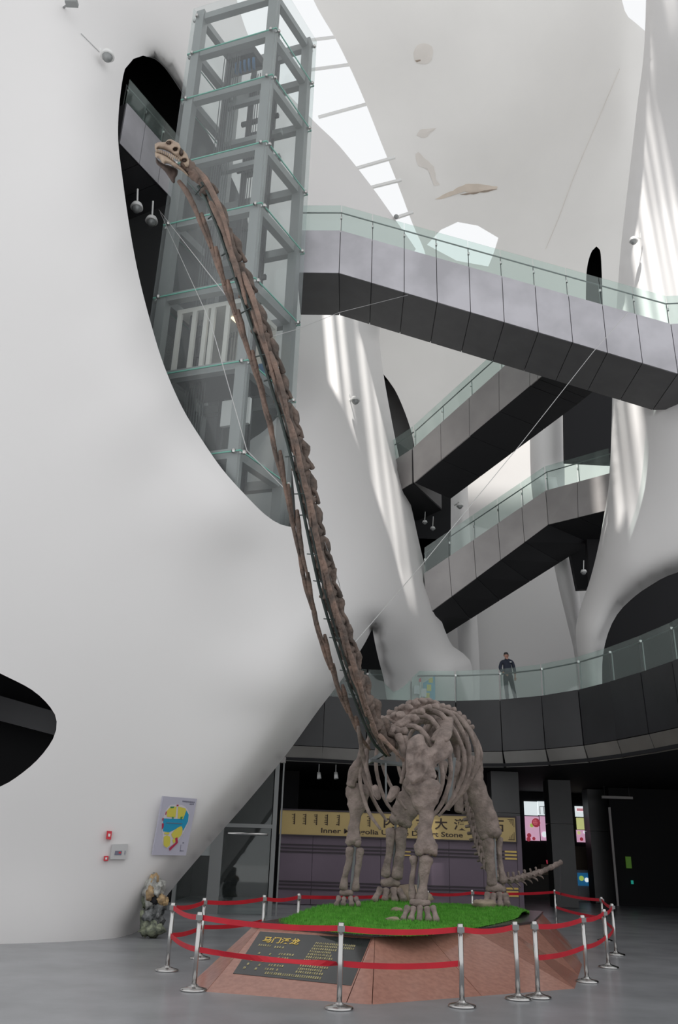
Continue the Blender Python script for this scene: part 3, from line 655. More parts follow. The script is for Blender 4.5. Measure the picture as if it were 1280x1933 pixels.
for i in range(NV):
    s0 = i * sp; k = 1.08 - 0.36 * i / NV + rn.uniform(-.06, .06); p0, t, d, b = nframe(s0 + .08); p1 = nframe(s0 + sp * .96)[0]; pm = nframe(s0 + sp * .5)[0]
    v = bone('cervical_vertebra', [p0, p0.lerp(pm, .5), pm, pm.lerp(p1, .5), p1], [(.165 * k, .15 * k), (.10 * k, .095 * k), (.085 * k, .085 * k), (.10 * k, .1 * k), (.13 * k, .13 * k)], BONEC, nz=0.3, refup=d)
    # neural arch and spine towards the back
    a0 = p0.lerp(p1, .12) + d * .13 * k; a1 = p0.lerp(p1, .55) + d * .21 * k; a2 = p0.lerp(p1, .95) + d * .13 * k
    bone('neural_spine', [a0, a1, a2], [(.07 * k, .045 * k), (.09 * k, .05 * k), (.05 * k, .04 * k)], BONEC, v, nz=0.4, refup=d)
    for sgn in (-1, 1):
        if rn.random() < .3: continue
        z0 = p0.lerp(p1, rn.uniform(.0, .2)) + d * .10 * k + b * sgn * .11 * k
        bone('articular_process', [p0.lerp(p1, .35) + d * .09 * k + b * sgn * .05 * k, z0, z0 - t * rn.uniform(.08, .2) * k + b * sgn * rn.uniform(-.02, .04)], [.04 * k, .035 * k, .045 * k], BONEC, v, n=7, nz=0.3)
    # long ribs running back along the neck, one each side
    L = sp * rn.uniform(1.75, 2.5) if i > 1 else sp * 1.3
    for sgn in (-1, 1):
        if i == 0: continue
        oo = .15 * k + (.085 if sgn > 0 else -.03) + rn.uniform(-.035, .07); st = s0 + sp * ((.80 if sgn > 0 else .62) + rn.uniform(-.15, .15)); pts = []
        for q in range(7):
            pq, tq, dq, bq = nframe(st - L * q / 6); pts.append(pq + bq * sgn * (oo + .035 * math.sin(q / 6 * 3.1) + .02 * q / 6 * rn.uniform(.6, 1.4)) - dq * ((.16 if sgn < 0 else .10) * k + .012 * q))
        bone('cervical_rib', pts, [.030, .048 * (.7 + .3 * k), .042, .038, .033, .028, .016], BONEN, v, n=7, nz=0.18, per=2)
    for q in (rn.uniform(.2, .8),):
        pq, tq, dq, bq = nframe(s0 + sp * q); obj('clamp', MB().bar(pq - dq * .15 * k - bq * .09, pq - dq * .15 * k + bq * .13, .016), DSTEEL, v)
rod = [nframe(NL[-1] * q / 60) for q in range(0, 59)]
obj('support_rod', MB().tube([p - d * (.19 - .1 * i / 60) + b * .03 for i, (p, t, d, b) in enumerate(rod)], .026, 7), DSTEEL, dino, True)
obj('support_rod', MB().tube([p - d * (.18 - .1 * i / 60) - b * .05 for i, (p, t, d, b) in enumerate(rod)], .018, 7), DSTEEL, dino, True)

# ---------------- skull
YH = 9.2
skull = pillow('skull', [(292, 272), (300, 268), (312, 268), (316, 264), (323, 263), (331, 267), (338, 271), (342, 280), (348, 285), (354, 293), (357, 304), (357, 312), (352, 317), (345, 309), (335, 299), (322, 289), (310, 283), (300, 281), (293, 283)], YH, .15, 13, BONEL,
    dents=((319, 270.5, 5.5, 4, .13), (331, 282, 5, 4.5, .13), (342, 288, 5, 9, .15), (348, 303, 5.5, 4.5, .12)), step=1.6, nz=.15)
for cx, cy, rx, ry in ((319, 270.5, 4.2, 2.9), (331, 282, 3.8, 3.2), (342, 288, 3.4, 7), (348, 303, 4, 3)):
    mb = MB().blob(PY(cx, cy, YH - .05), (rx / 130, .03, ry / 130), 10, 6, 0.1, cx); obj('skull_opening_shade', mb, BONED, skull, True)  # dark blobs set in the dents as painted shade for the openings
for q in range(13):
    f = q / 12; x = 295 + 43 * f; y = 282.5 + 18 * f * (0.55 + .45 * f); a = PY(x, y, YH - .09); obj('tooth', MB().tube([a + CU * .01, a - CU * .022, a - CU * .038], [.012, .010, .002], 6), BONEL, skull, True)
jaw = pillow('lower_jaw', [(292, 286), (300, 287), (312, 292), (325, 301), (337, 311), (345, 318), (352, 326), (358, 335), (350, 329), (342, 322), (330, 316), (318, 309), (308, 309), (301, 300), (294, 297)], YH + .02, .12, 9, BONEL, step=1.6, nz=.2)
for q in range(10):
    f = q / 9; a = PY(296 + 30 * f, 286.5 + 15 * f * f, YH - .07); obj('tooth', MB().tube([a - CU * .01, a + CU * .02, a + CU * .032], [.011, .009, .002], 6), BONEL, jaw, True)
pillow('throat_bone', [(294, 297), (302, 305), (312, 310), (324, 314), (335, 320), (335, 330), (331, 336), (330, 345), (326, 345), (321, 338), (312, 325), (303, 316), (295, 308)], YH + .16, .06, 8, BONED, step=2, nz=.3)
bone('occiput', [PY(350, 308, YH + .05), PY(362, 322, YH + .08), PY(376, 338, 9.3)], [.10, .085, .08], BONEN, nz=.25)

# ---------------- trunk
S0 = Vector((1.05, 15.1, 0)); H0 = Vector((2.55, 18.2, 0)); AX = (H0 - S0).normalized(); LT = Vector((AX.y, -AX.x, 0))    # LT: to the photograph's right
dv = spl3([PY(738, 1408, 15.0), PY(752, 1378, 15.2), PY(772, 1360, 15.6), PY(800, 1352, 16.2), PY(826, 1358, 16.9), PY(850, 1374, 17.6), PY(868, 1392, 18.3)], 8); DL = arclen(dv)
ND = 12
for i in range(ND):
    s = DL[-1] * (i + .5) / ND; p = at_len(dv, DL, s); t = (at_len(dv, DL, s + .1) - at_len(dv, DL, s - .1)).normalized(); u = (Vector((0, 0, 1)) - t * t.z).normalized(); l = t.cross(u)
    h = DL[-1] / ND * .44; g = .55 + .45 * math.sin(math.pi * min(1, (i + 1.5) / ND))
    v = bone('dorsal_vertebra', [p - t * h, p, p + t * h], [.15, .12, .15], BONE, nz=.25)
    for sg in (-1, 1):
        tp = p + u * .30 * g + l * sg * .07
        bone('spine_fork', [p + u * .08, p + u * .2 * g + l * sg * .03, tp], [.07, .055, .075 * (.8 + .4 * g)], BONE, v, n=8, nz=.35)
        bone('transverse_process', [p + u * .08, p + u * .16 + l * sg * .17, p + u * .17 + l * sg * (.30 + .05 * g)], [.06, .045, .07], BONE, v, n=8, nz=.35)
# ribs, pairs
for i in range(8):
    s = DL[-1] * (.08 + .80 * i / 7); p = at_len(dv, DL, s); f = i / 7; wd = .48 + .34 * math.sin(math.pi * min(1, .25 + f * .75)); dn = 1.08 + .42 * math.sin(math.pi * min(1, .2 + f * .8)) - .25 * f
    for sg in (-1, 1):
        jx = .04 * math.sin(i * 3 + sg)
        pts = [p + LT * sg * .12 + Vector((0, 0, .12)), p + LT * sg * wd * .62 + Vector((0, 0, .04)), p + LT * sg * (wd + jx) - AX * -.05 - Vector((0, 0, dn * .32)), p + LT * sg * (wd + .05 + jx) + AX * .10 - Vector((0, 0, dn * .65)), p + LT * sg * (wd - .15) + AX * .10 - Vector((0, 0, dn)), p + LT * sg * (wd - .40) + AX * .05 - Vector((0, 0, dn * 1.22))]
        bone('rib', pts, [(.055, .05), (.05, .04), (.042, .034), (.04, .03), (.038, .028), (.025, .02)], BONE, n=8, nz=.14, per=3)
# shoulder plates
pillow('coracoid', [(766, 1432), (769, 1404), (777, 1392), (791, 1385), (800, 1390), (803, 1402), (812, 1411), (819, 1404), (824, 1390), (830, 1379), (840, 1385), (851, 1402), (855, 1418), (846, 1430), (828, 1440), (821, 1450), (824, 1468), (806, 1475), (790, 1480), (776, 1481), (768, 1462)], 14.45, .13, 14, BONE,
    dents=((800, 1425, 16, 20, .05), (788, 1452, 14, 12, .06), (812, 1462, 12, 8, .05), (838, 1412, 10, 14, .05)), step=3.2, nz=.5, slope=(.008, 0))
bone('scapula', [PY(830, 1395, 14.7), PY(842, 1372, 15.3), PY(838, 1358, 15.9)], [(.20, .06), (.13, .05), (.17, .05)], BONE, nz=.2, refup=LT)
pillow('scapula', [(748, 1362), (762, 1352), (776, 1348), (790, 1352), (792, 1359), (778, 1364), (768, 1372), (756, 1376), (745, 1372)], 15.1, .08, 8, BONE, step=3, nz=.4)
pbone('scapula', [(690, 1406), (682, 1432), (670, 1458), (662, 1482)], [15.4, 15.5, 15.6, 15.6], [10, 9, 12, 9], BONE, .7)
pbone('clavicle', [(752, 1388), (761, 1415), (764, 1445), (757, 1478)], 14.7, [8, 6, 4.5, 3.5], BONE, .8, 8)
pbone('clavicle', [(763, 1392), (770, 1415), (772, 1435)], 14.75, [7, 5, 4], BONE, .8, 8)
pbone('thin_rib', [(716, 1388), (740, 1412), (762, 1436)], [14.3, 14.35, 14.4], [5, 4, 3], BONEN, .8, 7)
pbone('thin_rib', [(676, 1372), (682, 1410), (688, 1440), (697, 1470)], [14.5, 14.8, 15, 15], [4, 4.5, 4.5, 4], BONE, .8, 7)
pbone('thin_rib', [(692, 1415), (692, 1450), (700, 1482), (707, 1500)], [15, 15, 15, 15], [4.5, 4.5, 4, 3], BONE, .8, 7)
pillow('sternal_plate', [(701, 1484), (710, 1481), (716, 1490), (719, 1507), (712, 1510), (705, 1500)], 14.8, .06, 6, BONE, step=3)
pillow('sternal_plate', [(733, 1497), (738, 1486), (748, 1483), (755, 1488), (752, 1500), (743, 1510), (737, 1515), (729, 1508)], 14.6, .07, 7, BONE, step=3)
# ---------------- limbs: front pair
def toes(xs, y0, y1, Y, r, name='metacarpal', spread=.35, xc=None):
    xc = xc if xc is not None else sum(xs) / len(xs)
    for q, x in enumerate(xs):
        o = (x - xc) * spread; pbone(name, [(x, y0 + 2 * (q % 2)), (x + o * .5, (y0 + y1) / 2), (x + o, y1 - 1.5 * (q % 2))], [Y, Y - .06, Y - .16], [r, r * .72, r * .95], BONE, .9, 8, .2)
Yf = 14.45
pbone('humerus', [(800, 1484), (802, 1510), (804, 1545), (803, 1575), (804, 1600)], Yf, [31, 24, 13, 14, 23], BONE, .55, 12)
pbone('radius', [(781, 1619), (781, 1640), (777, 1665), (779, 1695)], Yf + .05, [8, 5, 5, 8], BONE, .9)
pbone('ulna', [(805, 1621), (801, 1640), (799, 1670), (796, 1698)], Yf, [14, 10, 9, 12], BONE, .8)
pbone('carpal', [(776, 1703), (792, 1706), (810, 1704)], Yf - .05, [6, 8, 6], BONE, .9, 8)
toes([770, 781, 793, 806, 817], 1713, 1737, Yf - .1, 7, xc=796)
Yg = 15.75
pbone('humerus', [(676, 1491), (674, 1515), (671, 1545), (668, 1568), (667, 1587)], Yg, [24, 19, 10, 11, 16], BONE, .55, 12)
pbone('radius', [(661, 1602), (658, 1630), (651, 1655), (649, 1677)], Yg, [8, 6, 5.5, 8], BONE, .9)
pbone('ulna', [(680, 1604), (677, 1630), (673, 1655), (671, 1679)], Yg, [8, 5.5, 5, 7], BONE, .9)
pbone('carpal', [(643, 1685), (653, 1686), (665, 1685)], Yg, [5, 7, 5], BONE, .9, 8)
toes([640, 650, 662, 672], 1695, 1708, Yg - .05, 6, spread=.3, xc=656)
# hind pair
Yl = 17.7
pbone('femur', [(798, 1432), (786, 1468), (775, 1500), (764, 1530), (757, 1546)], Yl, [24, 22, 21, 23, 22], BONE, .7, 12)
pbone('fibula', [(738, 1567), (736, 1600), (731, 1630), (728, 1652)], Yl, [9, 7, 6.5, 9], BONE, .9)
pbone('tibia', [(757, 1567), (757, 1600), (752, 1630), (750, 1655)], Yl, [12, 10, 9.5, 12], BONE, .9)
pbone('tarsal', [(722, 1667), (737, 1664), (752, 1668)], Yl, [7, 9, 7], BONE, .9, 8)
toes([718, 730, 743, 754], 1679, 1699, Yl - .05, 7.5, 'metatarsal', .5, 738)
Yr = 18.3
pbone('femur', [(884, 1440), (892, 1470), (904, 1505), (917, 1540), (925, 1570)], Yr, [25, 21, 19, 20, 22], BONE, .7, 12)
pbone('tibia', [(922, 1586), (924, 1615), (927, 1645), (929, 1670)], Yr, [12, 9, 8, 10], BONE, .9)
pbone('fibula', [(943, 1583), (943, 1615), (946, 1640), (950, 1664)], Yr + .1, [6.5, 4.5, 5, 9], BONE, .9)
pbone('tarsal', [(920, 1678), (936, 1676), (952, 1679)], Yr, [6, 9, 6], BONE, .9, 8)
toes([921, 932, 943, 953], 1688, 1709, Yr - .05, 7.5, 'metatarsal', .3, 938)
# pelvis
pillow('ilium', [(858, 1362), (868, 1358), (878, 1362), (883, 1380), (886, 1402), (880, 1414), (876, 1400), (870, 1412), (868, 1436), (860, 1440), (857, 1415), (855, 1385)], 18.2, .10, 8, BONE, step=3, nz=.5)
bone('ilium', [PY(800, 1400, 17.6), PY(812, 1385, 18.0), PY(830, 1392, 18.5)], [(.18, .08), (.3, .09), (.14, .08)], BONE, nz=.3, refup=(0, 0, 1))
bone('sacrum', [at_len(dv, DL, DL[-1] * .9), PY(872, 1412, 18.6), PY(878, 1440, 18.9)], [.17, .2, .15], BONE, nz=.3)
pbone('pubis', [(838, 1440), (832, 1470), (822, 1500)], 17.6, [9, 7, 9], BONE, .7)
pbone('pubis', [(862, 1440), (852, 1480), (846, 1515)], 17.9, [9, 7, 10], BONE, .7)
pbone('ischium', [(866, 1440), (868, 1490), (866, 1530)], 18.4, [9, 7, 9], BONE, .7)
# ---------------- tail
tl = spl3([PY(876, 1430, 18.9), PY(880, 1470, 19.1), PY(885, 1510, 19.3), PY(893, 1552, 19.45), PY(905, 1595, 19.55), PY(918, 1630, 19.6), PY(936, 1654, 19.65), PY(962, 1661, 19.7), PY(995, 1654, 19.8), PY(1028, 1643, 19.9), PY(1060, 1627, 20.0)], 8); TL = arclen(tl)
NT_ = 30
for i in range(NT_):
    s = TL[-1] * (i + .5) / NT_; p = at_len(tl, TL, s); t = (at_len(tl, TL, s + .08) - at_len(tl, TL, s - .08)).normalized(); k = 1.1 - .72 * i / NT_; h = TL[-1] / NT_ * .42
    bk = Vector((.35, .8, .5)) if i < 17 else Vector((0, 0, 1)); u = (bk - t * t.dot(bk)).normalized(); l = t.cross(u)
    v = bone('caudal_vertebra', [p - t * h, p, p + t * h], [.115 * k + .012, .085 * k + .01, .115 * k + .012], BONE, n=8, nz=.25, per=2)
    if i < 26:
        bone('neural_spine', [p + u * .06 * k, p + u * .24 * k], [.045 * k, .05 * k], BONE, v, n=6, nz=.35, per=2)
        for sg in (-1, 1): bone('transverse_process', [p + l * sg * .05 * k, p + l * sg * .22 * k], [.045 * k, .04 * k], BONE, v, n=6, nz=.35, per=2)
        if i > 3: bone('chevron', [p - u * .08 * k, p - u * .2 * k + t * .08, p - u * .30 * k + t * .2 * k], [.035 * k + .006, .026 * k + .006, .02 * k], BONE, v, n=6, nz=.2, per=2)
# ---------------- steel supports
def sup(a, b, w=.045, m=None): obj('support_post', MB().bar(a, b, w), m or SUPM, dino)
SUPM = mat('support_grey', (0.20, 0.215, 0.22), .45, metal=.4)
for (x0, y0), (x1, y1), Y, zf in (((795, 1600), (788, 1715), Yf, None), ((671, 1592), (661, 1700), Yg, None), ((747, 1552), (741, 1690), Yl, None), ((933, 1575), (938, 1700), Yr, None)): sup(PY(x0, y0, Y + .06), PY(x1, y1, Y + .06))
sup(PY(742, 1412, 14.9), PY(694, 1440, 15.2), .06); sup(PY(700, 1435, 15.0), PY(765, 1443, 15.3), .05); sup(PY(728, 1440, 15.1), PY(729, 1510, 15.1), .03)
sup(PY(858, 1430, 16.5), PY(846, 1530, 16.5), .06); sup(PY(830, 1440, 16), PY(833, 1478, 16), .07); sup(PY(720, 1440, 15.2), PY(835, 1452, 16.6), .05)
sup(PY(1058, 1632, 20.0), PZ(1058, 1700, 0.60), .02)

# ================================================================== plinth
COPPER = mat('polished_red_granite', (0.43, 0.215, 0.165), 0.16, noise_scale=14, noise_amt=0.18, spec=0.5)
GRANITE = mat('dark_granite', (0.06, 0.055, 0.055), 0.25, noise_scale=20, noise_amt=0.3)
PLAQ = mat('black_polished_stone', (0.035, 0.037, 0.038), 0.12)
GOLD = mat('gold_lettering', (0.72, 0.50, 0.10), 0.4)
PALEGOLD = mat('pale_gold_lettering', (0.60, 0.52, 0.24), 0.5)
ZP = 0.60
bot = [tuple(PZ(388, 1872, 0).xy), tuple(PZ(654, 1893, 0).xy), (0.59, 11.34), (3.52, 13.2), (4.45, 16.1), (5.35, 20.3), (3.6, 21.6), (-0.2, 18.6), (-1.75, 12.75)]
tp = [PZ(490, 1751, .600), PZ(703, 1769, .57), PZ(708, 1769.5, .57), PZ(895, 1758, .57)]
topv = [(tp[0].x, tp[0].y), (tp[1].x, tp[1].y), (tp[2].x, tp[2].y), (tp[3].x, tp[3].y), (3.75, 16.7), (4.7, 19.9), (3.45, 20.8), (0.2, 18.2), (-1.08, 13.9)]
pl = thing('plinth', (1.6, 15.5, 0), 'low faceted red granite plinth with black plaque under the dinosaur', 'plinth')
nb_ = len(bot)
def topz(i): return .60 if i in (0, 8) else .57
core = MB(); core.plate([Vector((x * .93 + 1.6 * .07, y * .93 + 15.5 * .07, 0)) for x, y in bot], [Vector((x * .90 + 1.6 * .10, y * .93 + 15.5 * .07, ZP - .08)) for x, y in topv]); obj('core', core, GRANITE, pl)
for i in range(nb_):
    j = (i + 1) % nb_; A, B = Vector((*bot[i], 0.0)), Vector((*bot[j], 0.0)); C_, D_ = Vector((*topv[j], topz(j))), Vector((*topv[i], topz(i)))
    n_ = (B - A).cross(D_ - A).normalized(); e = (B - A).normalized() * .006
    parts = 1 if (B - A).length < 2.6 else 2
    for q in range(parts):
        s0, s1 = q / parts, (q + 1) / parts
        obj('stone_panel', quad_slab(MB(), A.lerp(B, s0) + e, A.lerp(B, s1) - e, D_.lerp(C_, s1) - e * .5, D_.lerp(C_, s0) + e * .5, -n_, .04), COPPER, pl)
lip = MB(); lp = [Vector((x * 1.012 - 1.6 * .012, y * 1.004 - 15.5 * .004, topz(i_) + .001)) for i_, (x, y) in enumerate(topv)]; lip.plate(lp, [p + Vector((0, 0, .035)) for p in lp]); obj('top_slab', lip, GRANITE, pl)
# plaque on the front left face
A, B, C_, D_ = Vector((*bot[0], 0)), Vector((*bot[1], 0)), Vector((*topv[1], .57)), Vector((*topv[0], .60))
fn = (B - A).cross(D_ - A).normalized()
def on_face(px, py, o=0.0):
    d = ray(px, py); t = (A - O).dot(fn) / d.dot(fn); return O + d * t + fn * o
pc = [on_face(*p, .006) for p in ((440, 1838), (663, 1861), (700, 1773), (491, 1759))]
plaque = obj('plaque', quad_slab(MB(), *pc, -fn, .015), PLAQ, pl)
plaque['label'] = 'black plaque with gold lettering'
def on_plaque(u, v, o): return pc[3].lerp(pc[2], u).lerp(pc[0].lerp(pc[1], u), v) + fn * o
def text_mesh(body, size=1.0, bold=0.0, extrude=0.0, align='LEFT'):
    cu = bpy.data.curves.new('t', 'FONT'); cu.body = body; cu.size = size; cu.offset = bold; cu.extrude = extrude; cu.align_x = align; cu.resolution_u = 3
    o = bpy.data.objects.new('t', cu); COL.objects.link(o); bpy.context.view_layer.update()
    me = bpy.data.meshes.new_from_object(o.evaluated_get(bpy.context.evaluated_depsgraph_get())); bpy.data.objects.remove(o); bpy.data.curves.remove(cu); return me
def text_on(name, body, f, m, parent, bold=0.0):     # f maps text unit coords (0..1 wide, 0..h) to world
    me = text_mesh(body, 1.0, bold)
    xs = [v.co.x for v in me.vertices]; x0, x1 = min(xs), max(xs); ys = [v.co.y for v in me.vertices]; y0, y1 = min(ys), max(ys)
    for v in me.vertices: v.co = f((v.co.x - x0) / (x1 - x0), (v.co.y - y0) / (y1 - y0))
    me.update(); return obj(name, me, m, parent)
text_on('title_lettering', '马门溪龙', lambda x, y: on_plaque(.075 + .33 * x, .27 - .15 * y, .004), GOLD, plaque, 0.025)
rg = random.Random(11)
def glyph_row(u0, u1, v, h, n, m, skip=0.0):          # illegible small characters: little crossed strokes
    mb = MB(); w_ = (u1 - u0) / n
    for k in range(n):
        if rg.random() < skip: continue
        uu = u0 + k * w_
        for q in range(4):
            if q % 2: a, b, c, d = uu + .12 * w_, uu + .82 * w_, v + h * (.15 + .22 * q), v + h * (.25 + .22 * q)
            else: t = rg.uniform(.15, .65); a, b, c, d = uu + t * w_, uu + (t + .17) * w_, v + h * .08, v + h * .95
            mb.add([on_plaque(a, d, .004), on_plaque(b, d, .004), on_plaque(b, c, .004), on_plaque(a, c, .004)], [(0, 1, 2, 3)])
    return obj('small_lettering', mb, m, plaque, fix=False)
glyph_row(.06, .18, .31, .05, 6, PALEGOLD); glyph_row(.21, .30, .33, .05, 4, PALEGOLD)
for r_ in range(5):
    v = .50 + .085 * r_; glyph_row(.10 - .012 * r_, .10 - .012 * r_ + .03, v, .05, 1, PALEGOLD); glyph_row(.20 - .012 * r_, .20 - .012 * r_ + .03, v, .05, 1, PALEGOLD); glyph_row(.28 - .01 * r_, .28 - .01 * r_ + .14 - .02 * (r_ % 3), v - .02, .05, 6, PALEGOLD, .15)
glyph_row(.26, .74, .90, .055, 26, PALEGOLD)
for r_ in range(11): glyph_row(.545 - .004 * r_, .90 if r_ < 2 else .72 + .02 * (r_ % 3), .17 + .065 * r_, .05, 22 if r_ < 2 else 12, PALEGOLD)

# grass mat with a low mound
GRASS = mat('green_turf', (0.11, 0.33, 0.045), 0.9, noise_scale=5, col2=(0.06, 0.21, 0.025), spec=0.1)
BLADE = mat('grass_blades', (0.14, 0.42, 0.06), 0.8, noise_scale=7, col2=(0.08, 0.28, 0.035), spec=0.15)
gpoly = spl([(-0.55, 13.75), (0.2, 13.1), (1.2, 12.95), (2.0, 14.0), (3.0, 15.9), (3.9, 18.0), (4.25, 19.4), (3.4, 20.0), (2.2, 19.4), (1.0, 18.5), (0.2, 17.6), (-0.5, 16.0), (-0.75, 14.6), (-0.55, 13.75)], .25)[:-1]
gq = np.array(gpoly)
feet = [(PY(796, 1738, 14.25), .40), (PY(656, 1709, 15.65), .42), (PY(738, 1700, 17.6), .45), (PY(938, 1710, 18.2), .45)]
def ground(x, y):
    d = segdist(np.array([(x, y)]), gpoly, True)[0]; e = min(1.0, d / .5); e = e * e * (3 - 2 * e)
    z = ZP + .015 + e * (.10 + .05 * noise.noise(Vector((x * 1.1, y * 1.1, 0))) + .02 * noise.noise(Vector((x * 3, y * 3, 2))))
    for f, r in feet:
        q = max(0.0, 1 - math.hypot(x - f.x, y - f.y) / (r * 2.6)); q = q * q * (3 - 2 * q); z = z * (1 - q) + (f.z - .005) * q
    return z
gx, gy = np.meshgrid(np.arange(-1.2, 4.6, .12), np.arange(12.7, 20.3, .12)); G = np.c_[gx.ravel(), gy.ravel()]; G = G[inside(G, gpoly)]; G = G[segdist(G, gpoly, True) > .06]
res = delaunay_2d_cdt([Vector(p) for p in gpoly] + [Vector(g) for g in G], [(i, (i + 1) % len(gpoly)) for i in range(len(gpoly))], [], 0, 1e-5)
mb = MB(); mb.v = [(v.x, v.y, ground(v.x, v.y)) for v in res[0]]; mb.f = [tuple(f) for f in res[2] if inside(np.array([(sum(res[0][i].x for i in f) / 3, sum(res[0][i].y for i in f) / 3)]), gpoly)[0]]
turf = thing('grass_mat', (1.6, 16, ZP), 'bright green artificial grass mound on top of the plinth', 'grass', kind='stuff')
t_o = obj('turf', mb, GRASS, turf, True); 
r2 = np.random.default_rng(4); Q = np.c_[r2.uniform(-1.0, 4.4, 60000), r2.uniform(12.9, 20.1, 60000)]; Q = Q[inside(Q, gpoly)]; vv = []; ff = []
hg = {}
def ground_c(x, y):
    k = (round(x / .1), round(y / .1))
    if k not in hg: hg[k] = ground(k[0] * .1, k[1] * .1)
    return hg[k]
for k, (x, y) in enumerate(Q[:26000]):
    z = ground_c(x, y) - .012; a = r2.uniform(0, 6.28); l = r2.uniform(.03, .065); w_ = .007; c, s = math.cos(a) * w_, math.sin(a) * w_; i = len(vv)
    vv += [(x - c, y - s, z), (x + c, y + s, z), (x + r2.uniform(-.025, .025), y + r2.uniform(-.025, .025), z + l)]; ff.append((i, i + 1, i + 2))
mb = MB(); mb.v = vv; mb.f = ff; bl = obj('blades', mb, BLADE, turf, fix=False); bl['kind'] = 'stuff'
ROCK = mat('tan_boulder', (0.40, 0.32, 0.24), 0.85, noise_scale=5, noise_amt=0.3, bump=0.4, bump_scale=10)
for (px, py, Y, r, lab) in ((772, 1690, 18.0, (.42, .3, .2), 'large tan boulder on the grass behind the front foot'), (749, 1718, 15.6, (.10, .08, .055), 'small tan stone lying in the open grass'), (915, 1708, 17.9, (.24, .16, .09), 'flat tan stone beside the right hind foot'), (742, 1738, 14.1, (.12, .08, .035), 'flat grey stone at the front foot')):
    p = PY(px, py, Y); g = ground(p.x, p.y); o = obj('boulder', MB().blob((p.x, p.y, g + r[2] * .6), r, 14, 9, .35, px, 3), ROCK, None, True); tag(o, lab, 'rock')

# ================================================================== rope barrier
RED = mat('red_belt', (0.62, 0.012, 0.030), 0.6, noise_scale=3, noise_amt=0.15)
posts = [(-2.27, 13.61), (-1.63, 11.93), (0.19, 10.96), (1.67, 11.38), (2.49, 12.07), (2.79, 12.26), (3.9, 13.9), (4.8, 15.75), (5.59, 17.8), (6.29, 20.75), (6.2, 24.6), (3.6, 22.4), (2.35, 21.0), (-0.53, 17.71), (-1.13, 16.7), (-2.01, 15.13)]
plab = ['steel barrier post at the left corner beside the coloured rock', 'leaning steel barrier post at the left end of the black plaque', 'nearest steel barrier post in front of the plaque', 'steel barrier post before the middle of the red granite front', 'steel barrier post closing the front belt, left of the close pair', 'right one of the close pair of steel barrier posts', 'steel barrier post at the right corner of the plinth', 'steel barrier post midway along the right side belts', 'second steel barrier post from the far right corner', 'steel barrier post at the far right corner of the enclosure', 'rear steel barrier post in front of the black pillar', 'rear steel barrier post before the purple shop wall, left of the tail', 'rear steel barrier post half hidden behind the centre legs', 'rear steel barrier post just left of the grass', 'rear steel barrier post before the glass doors', 'steel barrier post behind the leaning front post']
base_m = mesh_of('post_base', MB().lathe([(.165, 0), (.17, .012), (.16, .026), (.09, .042), (.045, .055), (.04, .07)], 24), True)
pole_m = mesh_of('post_pole', MB().lathe([(.031, .05), (.031, .84)], 16), True)
cap_m = mesh_of('post_cap', MB().lathe([(.036, .79), (.037, .80), (.037, .885), (.030, .895)], 16), True)
cas_m = mesh_of('belt_holder', MB().box(-.043, .043, -.043, .043, .80, .86), False)
lean = {1: (.03, .01)}
roots = []
for i, ((x, y), lab) in enumerate(zip(posts, plab)):
    r_ = thing('barrier_post', (x, y, 0), lab, 'barrier post', 'steel barrier posts around the dinosaur'); del r_['_o']
    for nm, me, m in (('base', base_m, STEEL), ('pole', pole_m, STEEL), ('cap', cap_m, STEEL), ('belt_holder', cas_m, GSTEEL)):
        if not me.materials: me.materials.append(m)
        o = bpy.data.objects.new(nm, me); COL.objects.link(o); o.parent = r_
    roots.append(r_)
def belt(i, j, z, sag=.03, twist=0.0):
    a, b = Vector((*posts[i], z)), Vector((*posts[j], z)); d = (b - a).normalized(); a2 = a + d * .04; b2 = b - d * .04; n = 16; mb = MB(); side = Vector((d.y, -d.x, 0)); o = -Vector((*posts[i], 0))
    for k in range(n + 1):
        t = k / n; p = a2.lerp(b2, t) - Vector((0, 0, sag * 4 * t * (1 - t))) + o; ang = twist * math.sin(t * 7) * t
        u = (Vector((0, 0, 1)) * math.cos(ang) + side * math.sin(ang)) * .032; w_ = (side * math.cos(ang) - Vector((0, 0, 1)) * math.sin(ang)) * .0015
        mb.v += [tuple(p - u - w_), tuple(p + u - w_), tuple(p + u + w_), tuple(p - u + w_)]
        if k:
            s = (k - 1) * 4
            for q in range(4): q2 = (q + 1) % 4; mb.f.append((s + q, s + q2, s + 4 + q2, s + 4 + q))
    mb.f += [(0, 1, 2, 3), (n * 4 + 3, n * 4 + 2, n * 4 + 1, n * 4)]
    me = mesh_of('belt', mb, False); me.materials.append(RED); ob = bpy.data.objects.new('belt', me); COL.objects.link(ob); ob.parent = roots[i]
for i, j in ((0, 1), (1, 2), (2, 3), (3, 4), (5, 6), (6, 7), (7, 8), (8, 9), (9, 10), (10, 11), (11, 12), (12, 13), (13, 14), (14, 15), (15, 0)): belt(i, j, .83, .035)
for i, j, tw in ((0, 1, 0), (1, 2, 1.3), (2, 3, 0), (5, 6, 0), (6, 7, 0), (7, 8, 0), (8, 9, 0), (9, 10, 0), (15, 0, 0), (14, 15, 0)): belt(i, j, .46, .03, tw)

